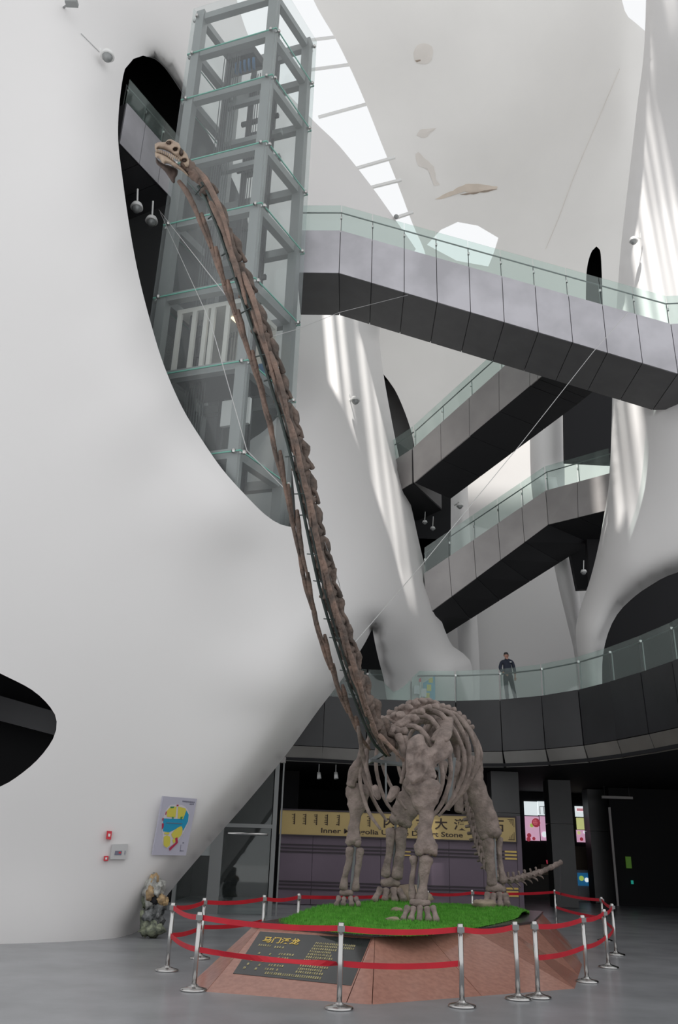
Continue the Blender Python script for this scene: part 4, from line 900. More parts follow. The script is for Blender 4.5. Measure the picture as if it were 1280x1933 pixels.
# ================================================================== ground floor: shop front
YS = 30.2
def xz(px, py, Y=YS): p = PY(px, py, Y); return p.x, p.z
PURPLE = mat('dusty_purple_panel', (0.155, 0.115, 0.155), 0.45, noise_scale=.6, noise_amt=.15)
PURPD = mat('dark_groove', (0.035, 0.025, 0.033), 0.5)
GOLDP = mat('gold_sign_panel', (0.50, 0.37, 0.15), 0.35, metal=0.15, noise_scale=.5, noise_amt=.15)
GOLDB = mat('gold_bar', (0.62, 0.44, 0.12), 0.35, metal=0.3)
INK = mat('dark_brown_lettering', (0.04, 0.022, 0.015), 0.6)
xL = xz(528, 1560)[0]; xR = xz(974, 1560)[0]; z0 = xz(760, 1582)[1]; z1 = xz(760, 1537)[1]
shop = thing('shop_front', ((xL + xR) / 2, YS, 0), 'purple shop front under a gold sign behind the dinosaur legs', 'shop front')
k_ = 7
for q in range(k_):
    a, b = xL + (xR - xL) * q / k_, xL + (xR - xL) * (q + 1) / k_; obj('wall_panel', MB().box(a + .006, b - .006, YS + .02, YS + .12, 0.02, z0 - .02), PURPLE, shop)
for zc in (1.84, 1.73, 1.62, .70, .60, .48):
    obj('groove_bar', MB().box(xL, xR - .45, YS - .015, YS + .03, zc - .022, zc + .022), PURPD, shop)
    obj('gold_bar', MB().box(xR - .42, xR - .02, YS - .02, YS + .03, zc - .028, zc + .028), GOLDB, shop)
for zc in (1.73, 1.62): obj('gold_bar', MB().box(xz(757, 1600)[0], xz(775, 1600)[0], YS - .02, YS + .03, zc - .02, zc + .02), GOLDB, shop)
obj('side_post', MB().box(xR, xR + .16, YS - .02, YS + .3, 0, z1 + .06), PURPLE, shop)
sign = obj('sign_board', MB().box(xL, xR, YS - .10, YS + .1, z0, z1), GOLDP, shop); sign['label'] = 'gold sign board with dark lettering'
for a, b, c, d in ((xL, xR, z1, z1 + .05), (xL, xR, z0 - .04, z0), (xR - .04, xR, z0, z1)): obj('sign_frame', MB().box(a, b, YS - .13, YS - .05, c, d), PURPD, sign)
yT = YS - .106; hs = z1 - z0
x0 = xz(606, 1575)[0]; x1 = xz(873, 1575)[0]
text_on('english_lettering', 'Inner Mongolia Unique Desert Stone', lambda x, y: Vector((x0 + (x1 - x0) * x, yT, z0 + hs * (.04 + .27 * y))), INK, sign, .02)
cw_ = xz(748, 1552)[0] - xz(724, 1552)[0]
for ch, px in zip('内蒙古大漠奇石', (736, 763, 797, 832, 868, 903, 938)):
    xc = xz(px, 1552)[0]; text_on('character', ch, lambda x, y, xc=xc: Vector((xc + cw_ * (x - .5), yT, z0 + hs * (.40 + .48 * y))), INK, sign, .02)
rg = random.Random(2)
for px in (556, 577, 598, 618, 640, 698):          # vertical script
    xc = xz(px, 1552)[0]; mb = MB().box(xc - .015, xc + .015, yT - .004, yT + .004, z0 + hs * .42, z0 + hs * .88)
    for q in range(6):
        zz_ = z0 + hs * (.45 + .075 * q); w_ = rg.choice((.05, .08, .1)); mb.box(xc - w_, xc + .005, yT - .004, yT + .004, zz_, zz_ + .022)
    obj('script_word', mb, INK, sign)
for sx, sz in ((xR - .30, z1 - .06), (xR - .30, z0 + .06)):
    mb = MB(); s = 1 if sz < (z0 + z1) / 2 else -1
    for q in range(4): mb.box(xR - .10 - .05 * q, xR - .085 - .05 * q, yT - .004, yT + .004, min(sz, sz + s * (.24 - .05 * q)), max(sz, sz + s * (.24 - .05 * q)))
    mb.box(xR - .30, xR - .085, yT - .004, yT + .004, sz - .01, sz + .01); obj('corner_ornament', mb, INK, sign)
# dark interior over the sign, spot lamps on a track
for px in (602, 634):
    p = PY(px, 1458, 30.6); o = thing('spot_lamp', p, 'small white track spot lamp above the gold sign, %s one' % ('left' if px < 620 else 'right'), 'lamp'); obj('stem', MB().tube([p + Vector((0, 0, .3)), p], .015, 6), WHITE, o); obj('lamp_head', MB().tube([p, p + Vector((.02, -.05, -.22))], [.06, .085], 10), WHITE, o, True); obj('bracket', MB().box(p.x - .1, p.x + .1, p.y - .05, p.y + .05, p.z + .28, p.z + .34), CHAR, o)
# glass doors at the left
YD = 25.0
dr = thing('glass_door_screen', (-2.6, YD, 0), 'tall glass door screen with grey posts under the white wall edge', 'glass door')
xa, xb, xc_ = PY(332, 1650, YD).x, PY(405, 1650, YD).x, PY(524, 1600, YD).x; zt = PY(526, 1440, YD).z; zm = PY(480, 1557, YD).z
for x, w_ in ((xa, .1), (xb, .34), (xc_ - .12, .12), (xc_ + .06, .04)): obj('door_post', MB().box(x - w_ / 2, x + w_ / 2, YD - .06, YD + .06, 0, zt), GSTEEL, dr)
obj('transom', MB().box(xa, xc_ - .06, YD - .05, YD + .05, zm - .08, zm + .02), GSTEEL, dr); obj('head_beam', MB().box(xa - 2, xc_ + .1, YD - .1, YD + .1, zt, zt + .16), MIDMETAL, dr)
for a, b, c, d in ((xa, xb, .02, zm - .08), (xb, xc_ - .18, .02, zm - .08), (xa, xc_ - .18, zm + .02, zt)): obj('glass_pane', MB().box(a + .03, b - .03, YD - .012, YD + .012, c, d), DOORGLASS, dr)
obj('notice', MB().box(xb - .55, xb - .1, YD - .03, YD - .015, 1.45, 1.95), mat('grey_notice', (.35, .38, .38), .6), dr)
obj('door_rail', MB().tube([(xb + .3, YD - .1, 2.05), (xc_ - .3, YD - .1, 2.05)], .04, 8), STEEL, dr, True)
# pillars
def pillar(px0, px1, Y, lab, split):
    a, b = PY(px0, 1580, Y).x, PY(px1, 1580, Y).x; o = thing('pillar', ((a + b) / 2, Y + .4, 0), lab, 'pillar'); zs = [0.01] + split + [4.50]
    for q, (c, d) in enumerate(zip(zs[:-1], zs[1:])): obj('cladding_panel', MB().box(a, b, Y, Y + .8, c + .006, d - .006), PILM, o)
    return o
PILM = mat('charcoal_cladding', (0.07, 0.07, 0.073), 0.35, noise_scale=.8, noise_amt=.25)
pillar(931, 984, 30.8, 'grey clad pillar rising behind the right end of the gold sign', [3.1]); pillar(1041, 1084, 33.5, 'black clad pillar between the two pink menu screens', [2.9]); pillar(1115, 1152, 37.5, 'black clad pillar right of the narrow menu screen', [2.8])
# kiosk behind the pillars
SCR1 = mat('lit_white_screen', (.7, .75, .78), .4, emit=(.80, .88, .90), emit_s=.85)
SCRP = mat('lit_pink_screen', (.7, .45, .6), .4, emit=(.72, .42, .58), emit_s=.7, noise_scale=3)
SCRG = mat('lit_lime_screen', (.7, .7, .3), .4, emit=(.70, .72, .30), emit_s=.65)
FRUIT = mat('screen_crimson', (.4, .03, .06), .4, emit=(.40, .04, .07), emit_s=.6); FRUIT2 = mat('screen_rose', (.7, .3, .35), .4, emit=(.75, .35, .40), emit_s=.6); LIME = mat('screen_green', (.4, .6, .1), .4, emit=(.45, .62, .12), emit_s=.6)
YK = 40.5
def kbox(px0, px1, py0, py1, Y=YK, t=.06):
    ym = (py0 + py1) / 2; xm = (px0 + px1) / 2; a = PY(px0, ym, Y); b = PY(px1, ym, Y); return MB().box(a.x, b.x, Y, Y + t, max(0.0, PY(xm, py1, Y).z) if py1 < 1673 else 0.0, PY(xm, py0, Y).z)
def kdisc(cx, cy, r, Y):
    c = PY(cx, cy, Y); r = r / ppm(cx, cy, Y); mb = MB(); n = 16; f = [c + Vector((r * math.cos(k * 2 * math.pi / n), 0, r * math.sin(k * 2 * math.pi / n))) for k in range(n)]; return mb.plate(f, [p + Vector((0, .02, 0)) for p in f])
struct('wall_kiosk', MB().box(PY(960, 1600, 40.7).x, PY(1160, 1600, 40.7).x, 40.56, 40.8, 0, 4.5), BLACK, 'black wall carrying the menu screens')
ki = thing('menu_screen', PY(1015, 1588, YK), 'wide lit screen wall with pink fruit drink menus between the pillars', 'screen')
obj('white_panel', kbox(990, 1015, 1513, 1539), SCR1, ki); w2 = obj('white_panel', kbox(1015.5, 1039, 1513, 1539), SCR1, ki)
for a, b, c, d in ((1019, 1035, 1522, 1523), (1019, 1020, 1522, 1537), (1034, 1035, 1522, 1537), (1026.5, 1027.5, 1522, 1537)): obj('drawn_frame', kbox(a, b, c, d, YK - .03, .02), CHAR, w2)
m1 = obj('menu_panel', kbox(992, 1018.5, 1541, 1587), SCRP, ki); m2 = obj('menu_panel', kbox(1020.5, 1040, 1541, 1587), SCRP, ki)
for cx, cy, r, m in ((1012, 1553, 8, FRUIT), (1011, 1552, 5, FRUIT2), (1004, 1558, 3.5, LIME), (999, 1577, 4, FRUIT), (1008, 1583, 3, FRUIT), (998, 1584, 4, FRUIT)): obj('printed_fruit', kdisc(cx, cy, r, YK - .03), m, m1)
for cx, cy, r, m in ((1036, 1557, 3, FRUIT2), (1028, 1575, 5, SCR1), (1038, 1583, 3, FRUIT2)): obj('printed_fruit', kdisc(cx, cy, r, YK - .03), m, m2)
k2 = thing('menu_screen', PY(1101, 1590, YK), 'narrow lit screen with lime and pink drink menu beside the right pillar', 'screen')
obj('picture_panel', kbox(1086, 1114, 1522, 1542), SCR1, k2); obj('printed_band', kbox(1089, 1102, 1526, 1531, YK - .03, .02), FRUIT2, k2); obj('printed_jar', kbox(1102, 1112, 1524, 1539, YK - .03, .02), CHAR, k2)
obj('menu_panel', kbox(1089, 1116, 1544, 1566), SCRG, k2); m3 = obj('menu_panel', kbox(1089, 1116, 1567, 1590), SCRP, k2)
for cx, cy, r, m in ((1098, 1584, 3.2, FRUIT), (1110, 1577, 4, FRUIT), (1093, 1572, 3, SCRG), (1104, 1571, 2.5, SCR1)): obj('printed_fruit', kdisc(cx, cy, r, YK - .03), m, m3)
WOODC = mat('dim_counter', (.20, .16, .12), .6)
ct = thing('counter', PY(1010, 1690, 40), 'dim brown drinks counter seen between the grey and black pillars', 'counter'); obj('counter_front', kbox(990, 1042, 1652, 1690, 40, .5), mat('dark_counter', (.05, .045, .04), .6), ct); obj('counter_top', kbox(1022, 1042, 1632, 1652, 39.9, .7), WOODC, ct)
tag(obj('red_cup', MB().tube([PY(1036, 1631, 39.95), PY(1036, 1624, 39.95)], [.09, .12], 10), FRUIT, None, True), 'red cup standing on the drinks counter', 'cup')
fz = thing('freezer', PY(1102, 1678, 39.5), 'small blue and white freezer beyond the black pillar', 'freezer'); FZB = mat('freezer_blue', (.03, .25, .55), .4, emit=(.03, .22, .5), emit_s=.3)
obj('freezer_body', kbox(1090, 1115, 1642, 1678, 39.5, .7), mat('freezer_white', (.6, .62, .65), .4), fz); obj('freezer_print', kbox(1091, 1113, 1648, 1672, 39.46, .03), FZB, fz); obj('printed_swirl', kdisc(1098, 1658, 4.5, 39.43), LIME, fz); obj('printed_cloud', kdisc(1108, 1661, 4, 39.43), SCR1, fz)
tag(obj('goods_shelf', kbox(1088, 1118, 1598, 1680, 40.3, .3), WOODC), 'dim brown shelf of goods under the narrow menu screen', 'shelf')
# hanging tube lights, exit signs, small wall things
for px0, px1, py, Y, lab in ((1011, 1082, 1464, 33, 'grey tube light hanging under the balcony ceiling, near one'), (1136, 1194, 1504.5, 36, 'grey tube light hanging before the black wall, far one')):
    a, b = PY(px0, py, Y), PY(px1, py, Y); b.z = a.z; o = thing('tube_light', (a + b) / 2, lab, 'lamp'); obj('tube_body', MB().bar(a, b, .1, .1), MIDMETAL, o)
    for t in (.1, .9): p = a.lerp(b, t); obj('hanger', MB().tube([p, Vector((p.x, p.y, 4.52))], .012, 5), CHAR, o)
EXIT = mat('dim_exit_green', (.05, .16, .03), .5, emit=(.10, .22, .02), emit_s=.25); TEAL = mat('teal_glow', (.02, .3, .25), .5, emit=(.02, .45, .35), emit_s=.4)
tag(obj('exit_sign', kbox(1182, 1192, 1617, 1639, 36.4, .05), EXIT), 'dim yellow-green exit sign on the black wall at right', 'sign'); tag(obj('indicator_lamp', kbox(1192, 1196, 1662, 1669, 36.4, .05), TEAL), 'tiny teal indicator lamp on the black wall', 'lamp')
tag(obj('door_edge', kbox(1156, 1160, 1524, 1690, 36.3, .06), MIDMETAL), 'narrow grey door edge beside the right black pillar', 'door frame')
bn = thing('litter_bin', PZ(1223, 1698, 0), 'slim steel litter bin by the black wall at far right', 'bin'); p = PZ(1223, 1698, 0); obj('bin_body', MB().box(p.x - .16, p.x + .16, p.y, p.y + .3, 0.01, .62), STEEL, bn); obj('bin_lid', MB().box(p.x - .17, p.x + .17, p.y - .01, p.y + .31, .62, .68), CHAR, bn)

# ================================================================== things on the big white wall
LAV = mat('lavender_board', (0.47, 0.46, 0.55), .5); YEL = mat('map_yellow', (.62, .55, .08), .6); BLU = mat('map_blue', (.01, .28, .48), .6); MRED = mat('map_crimson', (.42, .02, .07), .6); MGRN = mat('map_green', (.04, .25, .09), .6); PALE = mat('map_pale', (.62, .58, .62), .6); INKL = mat('map_ink', (.16, .16, .22), .6)
def wpoly(pts, o, t, sm=False):
    if sm: pts = spl(pts + [pts[0]], 4)[:-1]
    return MB().plate([onA(x, y, o) for x, y in pts], [onA(x, y, o - t) for x, y in pts])
_q = [onA(x, y, .10) for x, y in ((288, 1614), (351, 1615), (372, 1508))]; _n = (_q[1] - _q[0]).cross(_q[2] - _q[0]).normalized()
if _n.y > 0: _n = -_n
def onB(x, y, o):
    d = ray(x, y); return O + d * ((_q[0] - O).dot(_n) / d.dot(_n)) + _n * (o - .06)
def bpoly(pts, o, t, sm=False):
    if sm: pts = spl(pts + [pts[0]], 4)[:-1]
    return MB().plate([onB(x, y, o) for x, y in pts], [onB(x, y, o - t) for x, y in pts])
bd = thing('map_board', onA(320, 1614, .03), 'lavender floor plan board with yellow and blue areas on the white wall', 'sign')
obj('board', bpoly([(288, 1614), (351, 1615), (372, 1508), (308, 1503)], .06, .05), LAV, bd)
def mp(x, y): return (270 + x / 9.846, 1490 + y / 9.846)
def area(name, pts, m, o, sm=False): obj(name, bpoly([mp(*p) for p in pts], o, .004, sm), m, bd)
area('plan_base', [(420, 400), (500, 300), (640, 285), (760, 310), (850, 420), (850, 560), (800, 700), (720, 850), (640, 960), (560, 1020), (490, 1060), (430, 1095), (375, 1060), (355, 950), (365, 850), (340, 700), (370, 540)], PALE, .066, True)
area('yellow_room', [(440, 400), (500, 335), (620, 320), (600, 520), (440, 510)], YEL, .072); area('yellow_room', [(650, 320), (780, 350), (800, 400), (740, 550), (640, 540)], YEL, .072)
area('blue_room', [(370, 540), (740, 550), (800, 390), (845, 470), (830, 600), (740, 770), (710, 690), (600, 740), (480, 800), (370, 780)], BLU, .072)
area('yellow_room', [(520, 830), (600, 740), (710, 685), (725, 780), (680, 880), (560, 910)], YEL, .076, True); area('yellow_room', [(380, 880), (440, 850), (495, 880), (490, 1040), (430, 1085), (380, 1040)], YEL, .076, True); area('yellow_room', [(390, 800), (480, 795), (480, 835), (390, 830)], YEL, .076); area('yellow_room', [(540, 930), (660, 900), (560, 1010)], YEL, .076)
area('red_wing', [(590, 905), (630, 890), (642, 990), (490, 1140), (478, 1090), (600, 990)], MRED, .08); area('red_wing', [(345, 630), (378, 630), (375, 700), (345, 745)], MRED, .08); area('red_wing', [(620, 285), (655, 285), (650, 310), (620, 310)], MRED, .08); area('red_wing', [(420, 410), (435, 415), (418, 475), (405, 470)], MRED, .08); area('red_wing', [(355, 535), (375, 530), (370, 580), (355, 585)], MRED, .08)
area('green_room', [(500, 320), (575, 318), (560, 345), (505, 345)], MGRN, .08); area('green_room', [(690, 510), (730, 505), (715, 560), (690, 550)], MGRN, .08); area('green_room', [(535, 505), (560, 510), (560, 545), (535, 540)], MGRN, .08)
area('route_line', [(430, 615), (560, 620), (720, 630), (720, 642), (560, 632), (430, 627)], INKL, .08)
for k in range(10): x = 735 + 23 * k; area('heading_mark', [(x, 208 + 2.3 * k), (x + 15, 209 + 2.3 * k), (x + 14, 236 + 2.3 * k), (x - 1, 235 + 2.3 * k)], INKL, .066)
for k in range(3): x = 868 + 28 * k; area('heading_mark', [(x, 265), (x + 18, 266), (x + 17, 288), (x - 1, 287)], INKL, .066)
for a in ([(700, 1030), (706, 1030), (690, 1150), (684, 1150)], [(684, 1150), (690, 1135), (760, 1140), (758, 1146)], [(735, 985), (760, 985), (757, 1005), (735, 1005)]): area('legend_line', a, INKL, .066)
FIRE = mat('fire_red', (.60, .02, .04), .4); PANEL = mat('grey_panel', (.50, .50, .50), .5)
al = thing('fire_alarm', onA(205, 1585, .03), 'red fire alarm sounder above the grey panel on the white wall', 'alarm'); obj('alarm_body', wpoly([(200, 1584), (209.5, 1585), (211.5, 1569), (202, 1568)], .10, .09), FIRE, al); obj('alarm_window', wpoly([(204, 1579), (208, 1579.5), (208.6, 1574), (204.6, 1573.5)], .108, .01), WHITE, al)
al = thing('fire_call_point', onA(200, 1624, .03), 'small red call point with white centre left of the grey panel', 'alarm'); obj('call_box', wpoly([(195.5, 1625), (204, 1625), (205, 1616), (196.5, 1616)], .08, .07), FIRE, al); obj('call_plate', wpoly([(198.5, 1622.5), (202, 1622.5), (202.5, 1618.5), (199, 1618.5)], .088, .01), WHITE, al)
cp = thing('control_panel', onA(223, 1620, .03), 'light grey control panel with small display on the white wall', 'panel'); obj('panel_box', wpoly([(207.5, 1622), (237, 1622), (241, 1593), (211.5, 1594)], .08, .07), PANEL, cp); obj('panel_display', wpoly([(216, 1614), (229, 1614), (230.5, 1606), (217.5, 1606)], .088, .01), INKL, cp); obj('panel_button', wpoly([(224, 1611), (228, 1611), (228.5, 1608), (224.5, 1608)], .095, .008), FIRE, cp); obj('panel_latch', wpoly([(235, 1613), (236, 1613), (237, 1606), (236, 1606)], .088, .01), INKL, cp)
# scholar's rock
pr = PZ(289, 1771, 0)
S1 = mat('mottled_green_stone', (.36, .39, .27), .6, noise_scale=9, col2=(.05, .06, .05), bump=.6, bump_scale=14); S2 = mat('mottled_dark_stone', (.27, .28, .28), .5, noise_scale=9, col2=(.025, .03, .03), bump=.6, bump_scale=14); S3 = mat('ochre_crystal', (.62, .43, .22), .5, noise_scale=8, col2=(.22, .15, .09), bump=.5, bump_scale=12); S4 = mat('pale_stone', (.55, .55, .51), .5, noise_scale=9, col2=(.2, .2, .19), bump=.4, bump_scale=12)
sr = thing('viewing_stone', pr, 'knobbly ochre and green viewing stone standing at the foot of the white wall', 'rock'); sc_ = ppm(289, 1720, pr.y)
def sb(nm, px, py, r, m, seed, dy=0.0): p = PY(px, py, pr.y + dy); obj(nm, MB().blob(p, [v / sc_ for v in r], 14, 10, .45, seed, 4), m, sr, True)
sb('stone_base', 288, 1752, (24, 22, 15), S1, 1); sb('stone_base', 276, 1740, (12, 14, 22), S1, 2, .05); sb('stone_middle', 290, 1728, (19, 18, 20), S2, 3); sb('stone_middle', 302, 1712, (12, 14, 14), S2, 4); sb('stone_top', 290, 1686, (20, 14, 28), S4, 5); sb('stone_top', 291, 1662, (10, 10, 12), S3, 6); sb('crystal', 284, 1687, (9, 9, 13), S3, 7, -.15); sb('crystal', 305, 1697, (9, 9, 9), S3, 8, -.12); sb('crystal', 312, 1702, (6, 7, 7), S3, 9, -.1); sb('crystal', 297, 1683, (7, 8, 9), S4, 10, -.18); sb('crystal', 302, 1671, (7, 7, 7), S4, 11, -.12); sb('hollow_shade', 292, 1699, (8, 5, 7), BLACK, 12, -.16); sb('stone_rim', 274, 1692, (6, 8, 20), S1, 13, .02)  # black blob stands in for the shade inside a cavity

# ================================================================== security cameras and flood lamps
def dome_cam(px, py, Y, s, lab, hang=None, arm=None):
    p = PY(px, py, Y); o = thing('security_camera', p, lab, 'camera')
    obj('camera_housing', MB().lathe([(.3 * s, .1 * s), (.62 * s, .0), (.62 * s, .25 * s), (.5 * s, .5 * s), (.2 * s, .6 * s)], 16, p), WHITE, o, True)
    obj('camera_dome', MB().blob(p - Vector((0, 0, .02 * s)), (.52 * s, .52 * s, .62 * s), 14, 9), GSTEEL, o, True)
    obj('camera_ring', MB().lathe([(.55 * s, -.06 * s), (.68 * s, -.06 * s), (.68 * s, .04 * s), (.55 * s, .04 * s)], 18, p), WHITE, o, True)
    if hang: obj('hanging_rod', MB().tube([p + Vector((0, 0, .5 * s)), PY(*hang, Y)], .10 * s, 6), WHITE, o)
    if arm: q = PY(arm[0], arm[1], arm[2]); obj('wall_arm', MB().tube([p + Vector((0, 0, .55 * s)), p + Vector((0, 0, .85 * s)), Vector((q.x, q.y, p.z + .85 * s)), q], .12 * s, 6), WHITE, o)
dome_cam(203, 106, float(DA([(203, 106)])[0]) - .5, .30, 'white dome camera on the wall left of the leaf-shaped opening', arm=(190, 92, float(DA([(190, 92)])[0])))
dome_cam(258, 392, 21.0, .30, 'left hanging dome camera below the high landing', hang=(260, 357)); dome_cam(286, 418, 21.2, .30, 'right hanging dome camera below the high landing', hang=(289, 380))
dome_cam(671, 756, float(DA([(671, 756)])[0]) - .7, .26, 'dome camera on the sunlit middle column', arm=(660, 745, float(DA([(660, 745)])[0])))
dome_cam(1196, 455, float(DR([(1196, 455)])[0]) - .3, .26, 'dome camera on the streaked right column', arm=(1208, 440, float(DR([(1208, 440)])[0])))
dome_cam(868, 955, 32.0, .22, 'dome camera on a bracket beside the lowest stair', arm=(858, 947, 32.4))
dome_cam(802, 986, 33, .16, 'left spot hanging under the dark landing', hang=(803, 962)); dome_cam(817, 998, 33, .16, 'right spot hanging under the dark landing', hang=(818, 975)); dome_cam(1102, 1080, 31, .18, 'small hanging camera in the black gap beside the right column', hang=(1102, 1058))
q = PY(132, 6, float(DA([(132, 6)])[0]) - .5); fl = thing('flood_lamp', q, 'small bracket lamp at the very top of the white wall', 'lamp'); obj('lamp_arm', MB().tube([q, PY(120, 14, float(DA([(120, 14)])[0]))], .03, 6), GSTEEL, fl); obj('lamp_box', MB().box(q.x - .12, q.x + .22, q.y - .1, q.y + .1, q.z - .05, q.z + .08), GSTEEL, fl)
tag(obj('wall_cable', MB().tube([onA(153, 63, .03), onA(172, 82, .03), onA(188, 98, .03)], .012, 5), WIRE), 'thin cable running down the wall to the dome camera', 'cable')
tag(obj('ceiling_crack', MB().tube([onC(x, y, .012) for x, y in spl([(1170, 130), (1140, 200), (1085, 330), (1055, 410), (1030, 470)], 12)], .012, 5), STAIN2), 'fine crack running down the cream ceiling', 'crack')
bx = thing('junction_box', onC(748, 409, .1), 'small grey box at the end of a skylight bar', 'box'); obj('box_body', MB().blob(PY(748, 409, 30.5), (.12, .1, .12), 8, 6), GSTEEL, bx)

# guy wires of the neck
def wire(pts, lab, r=.008): tag(obj('guy_wire', MB().tube(pts, r, 5), WIRE), lab, 'wire')
hookL = PY(300, 396, 20.5)
wire([hookL, PY(430, 562, 10.3)], 'upper steel wire from the landing to the dinosaur neck'); wire([hookL + Vector((.05, 0, -.1)), PY(398, 610, 14), PY(466, 850, 13.0), PY(545, 930, 12)], 'lower steel wire from the landing past the lift car to the neck')
wire([PY(602, 992, 12.0), PY(640, 1100, 12.9), PY(664, 1235, 14.6)], 'thin wire hanging beside the lower neck', .005)
wire([PY(1186, 590, 21.5), PY(1120, 664, 21.2), PY(980, 842, 20), PY(800, 1062, 18.5), PY(668, 1215, 14.2)], 'long steel wire from the footbridge down to the neck base', .009); wire([PY(770, 557, 21.9), PY(640, 590, 19), PY(560, 622, 14), PY(495, 640, 10.5)], 'thin wire from the footbridge to the upper neck', .006)

# ================================================================== guard on the balcony
gp = Vector((6.22, 29.42, ZD)); SKIN = mat('skin', (.42, .23, .17), .6); NAVY = mat('navy_cloth', (.020, .026, .048), .8, noise_scale=12, noise_amt=.3); TROUS = mat('dark_trousers', (.018, .022, .030), .85); HAIR = mat('black_hair', (.012, .010, .010), .6); SHOE = mat('black_shoe', (.01, .01, .01), .4)
man = thing('person', gp, 'man in navy jacket and dark trousers standing behind the balcony glass', 'person')
def skin(name, verts, edges, rad, m, root=0, sub=2):
    me = bpy.data.meshes.new(name); me.from_pydata([tuple(v) for v in verts], edges, []); o = bpy.data.objects.new(name, me); COL.objects.link(o); o.parent = man
    sk = o.modifiers.new('skin', 'SKIN'); sk.use_smooth_shade = True
    for i, r in enumerate(rad): me.skin_vertices[0].data[i].radius = (r if hasattr(r, '__len__') else (r, r)); me.skin_vertices[0].data[i].use_root = (i == root)
    s = o.modifiers.new('sub', 'SUBSURF'); s.levels = sub; s.render_levels = sub
    bpy.context.view_layer.update(); ev = o.evaluated_get(bpy.context.evaluated_depsgraph_get()); m2 = bpy.data.meshes.new_from_object(ev); o.modifiers.clear(); o.data = m2; m2.materials.clear(); m2.materials.append(m)
    m2.polygons.foreach_set('use_smooth', [True] * len(m2.polygons)); return o
# joints (x right in the photograph, y away, z up)
hipL, hipR = (-.10, 0, .90), (.10, 0, .90); knL, knR = (-.085, -.02, .48), (.15, -.03, .48); anL, anR = (-.05, .02, .08), (.235, .0, .08)
body = [(0, 0, .93), (0, 0, 1.10), (-.01, 0, 1.30), (-.01, .01, 1.42), (-.02, .0, 1.50), (-.025, -.01, 1.56), (-.03, -.01, 1.64), (-.03, 0, 1.70), hipL, knL, anL, hipR, knR, anR, (-.19, .01, 1.40), (-.27, .03, 1.17), (-.17, -.08, .98), (-.10, -.09, .95), (.17, .01, 1.40), (.235, .02, 1.14), (.25, -.03, .92), (.24, -.05, .84)]
be = [(0, 1), (1, 2), (2, 3), (3, 4), (4, 5), (5, 6), (6, 7), (0, 8), (8, 9), (9, 10), (0, 11), (11, 12), (12, 13), (3, 14), (14, 15), (15, 16), (16, 17), (3, 18), (18, 19), (19, 20), (20, 21)]
br = [.11, .10, .12, .10, .055, .065, .085, .06, .075, .055, .035, .075, .055, .035, .05, .04, .028, .024, .05, .04, .028, .024]
bd_ = skin('body', body, be, br, SKIN)
skin('jacket', [(0, 0, .84), (0, 0, 1.02), (-.005, 0, 1.18), (-.01, 0, 1.34), (-.015, .005, 1.43), (-.02, 0, 1.49), (-.20, .01, 1.40), (-.275, .03, 1.17), (-.19, -.07, 1.0), (.18, .01, 1.40), (.245, .02, 1.14), (.255, -.02, .95)], [(0, 1), (1, 2), (2, 3), (3, 4), (4, 5), (4, 6), (6, 7), (7, 8), (4, 9), (9, 10), (10, 11)], [(.17, .125), (.17, .125), (.175, .13), (.17, .12), (.13, .10), (.075, .075), .075, .062, .05, .075, .062, .05], NAVY)
skin('trousers', [(0, 0, 1.04), (0, 0, .88), (-.09, 0, .80), (-.085, -.02, .48), (-.05, .02, .06), (.10, 0, .80), (.15, -.03, .48), (.235, 0, .06)], [(0, 1), (1, 2), (2, 3), (3, 4), (1, 5), (5, 6), (6, 7)], [(.15, .11), (.15, .11), .10, .078, .068, .10, .078, .068], TROUS)
def mp_obj(name, mb, m, smooth=True): o = obj(name, mb, m, None, smooth); o.parent = man; return o
hair = mp_obj('hair', MB().blob((-.03, .018, 1.675), (.088, .098, .082), 14, 9, .06, 2), HAIR)
hx, hy, hz = -.03, -.085, 1.615
mp_obj('nose', MB().tube([(hx + .012, hy + .01, hz + .02), (hx + .016, hy - .022, hz - .008), (hx + .014, hy + .01, hz - .02)], [.008, .014, .008], 7), SKIN)
for s in (-1, 1): mp_obj('eye', MB().blob((hx + .012 + s * .03, hy + .012, hz + .025), (.013, .008, .007), 8, 5), HAIR); mp_obj('ear', MB().blob((hx + s * .085, .0, hz + .01), (.012, .025, .035), 8, 6), SKIN)
mp_obj('mouth', MB().blob((hx + .012, hy + .008, hz - .045), (.024, .008, .006), 8, 5), MRED)
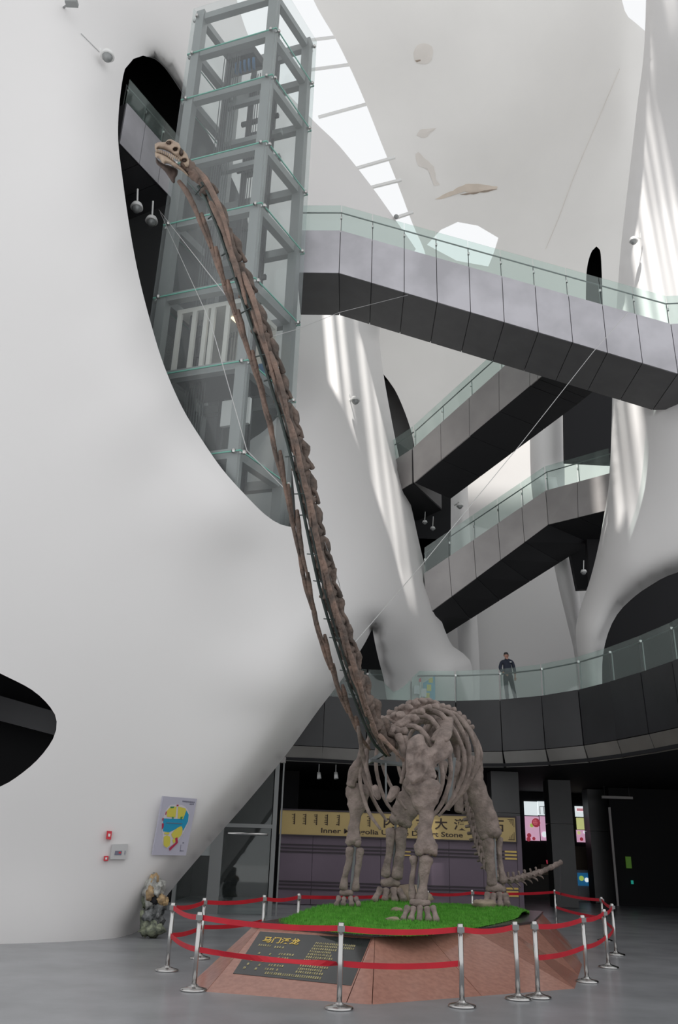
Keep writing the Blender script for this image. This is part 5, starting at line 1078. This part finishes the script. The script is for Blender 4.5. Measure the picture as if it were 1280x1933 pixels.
for s, c in ((-1, (-.10, -.09, .95)), (1, (.24, -.05, .84))):
    c = Vector(c); dn = Vector((.5, -.1, -.35)).normalized() if s < 0 else Vector((-.05, -.12, -1)).normalized(); sd = dn.cross(Vector((0, 1, 0))).normalized()
    pm_ = MB().blob(c + dn * .03, (.035, .022, .045), 10, 7)
    for q in range(4): a = c + dn * .06 + sd * (.028 - .019 * q); pm_.tube([a, a + dn * (.03 + .006 * (1.5 - abs(q - 1.5))), a + dn * .05 + Vector((0, .018, -.004))], [.0095, .009, .007], 6)
    a = c + dn * .015 + sd * .035; pm_.tube([a, a + sd * .02 + dn * .02, a + sd * .018 + dn * .045], [.011, .010, .008], 6); mp_obj('hand', pm_, SKIN)
for x, y in ((-.05, .0), (.235, -.02)): mp_obj('shoe', MB().blob((x, y - .05, .045), (.05, .14, .045), 12, 7), SHOE)
mp_obj('badge', MB().box(.055, .12, -.145, -.128, 1.355, 1.385), WHITE, False); mp_obj('collar', MB().tube([(-.085, -.02, 1.50), (-.05, -.08, 1.47), (-.015, -.10, 1.44), (.02, -.08, 1.47), (.055, -.02, 1.50)], .018, 6), NAVY)
# things standing on the balcony behind the glass
nb1 = PY(810, 1300, 30.25); st = thing('banner_stand', (nb1.x, nb1.y, ZD), 'blue and yellow banner stand behind the balcony glass', 'banner'); obj('banner', MB().box(nb1.x - .22, nb1.x + .22, nb1.y, nb1.y + .03, ZD + .04, ZD + 1.08), mat('banner_blue', (.10, .35, .50), .6), st); obj('banner_foot', MB().box(nb1.x - .25, nb1.x + .25, nb1.y - .1, nb1.y + .12, ZD, ZD + .04), STEEL, st)
for k, (a, b) in enumerate(((.15, .35), (.42, .65), (.72, .9))): obj('banner_patch', MB().box(nb1.x - .15 + .07 * k, nb1.x + .02 + .06 * k, nb1.y - .008, nb1.y, ZD + a, ZD + b), YEL, st)
c = PY(793, 1300, 30.15); nt_ = thing('notice_stand', (c.x, c.y, ZD), 'notice stand with pale sheets and a red tag left of the banner', 'notice'); obj('post', MB().tube([(c.x, c.y, ZD), (c.x, c.y, ZD + .9)], .015, 6), STEEL, nt_)
for dx, dz in ((-.22, .28), (.03, .18)): obj('sheet', MB().box(c.x + dx, c.x + dx + .2, c.y - .02, c.y, ZD + dz, ZD + dz + .3), PALE, nt_)
obj('red_tag', MB().box(c.x - .04, c.x + .04, c.y - .02, c.y, ZD + .72, ZD + .92), FIRE, nt_)
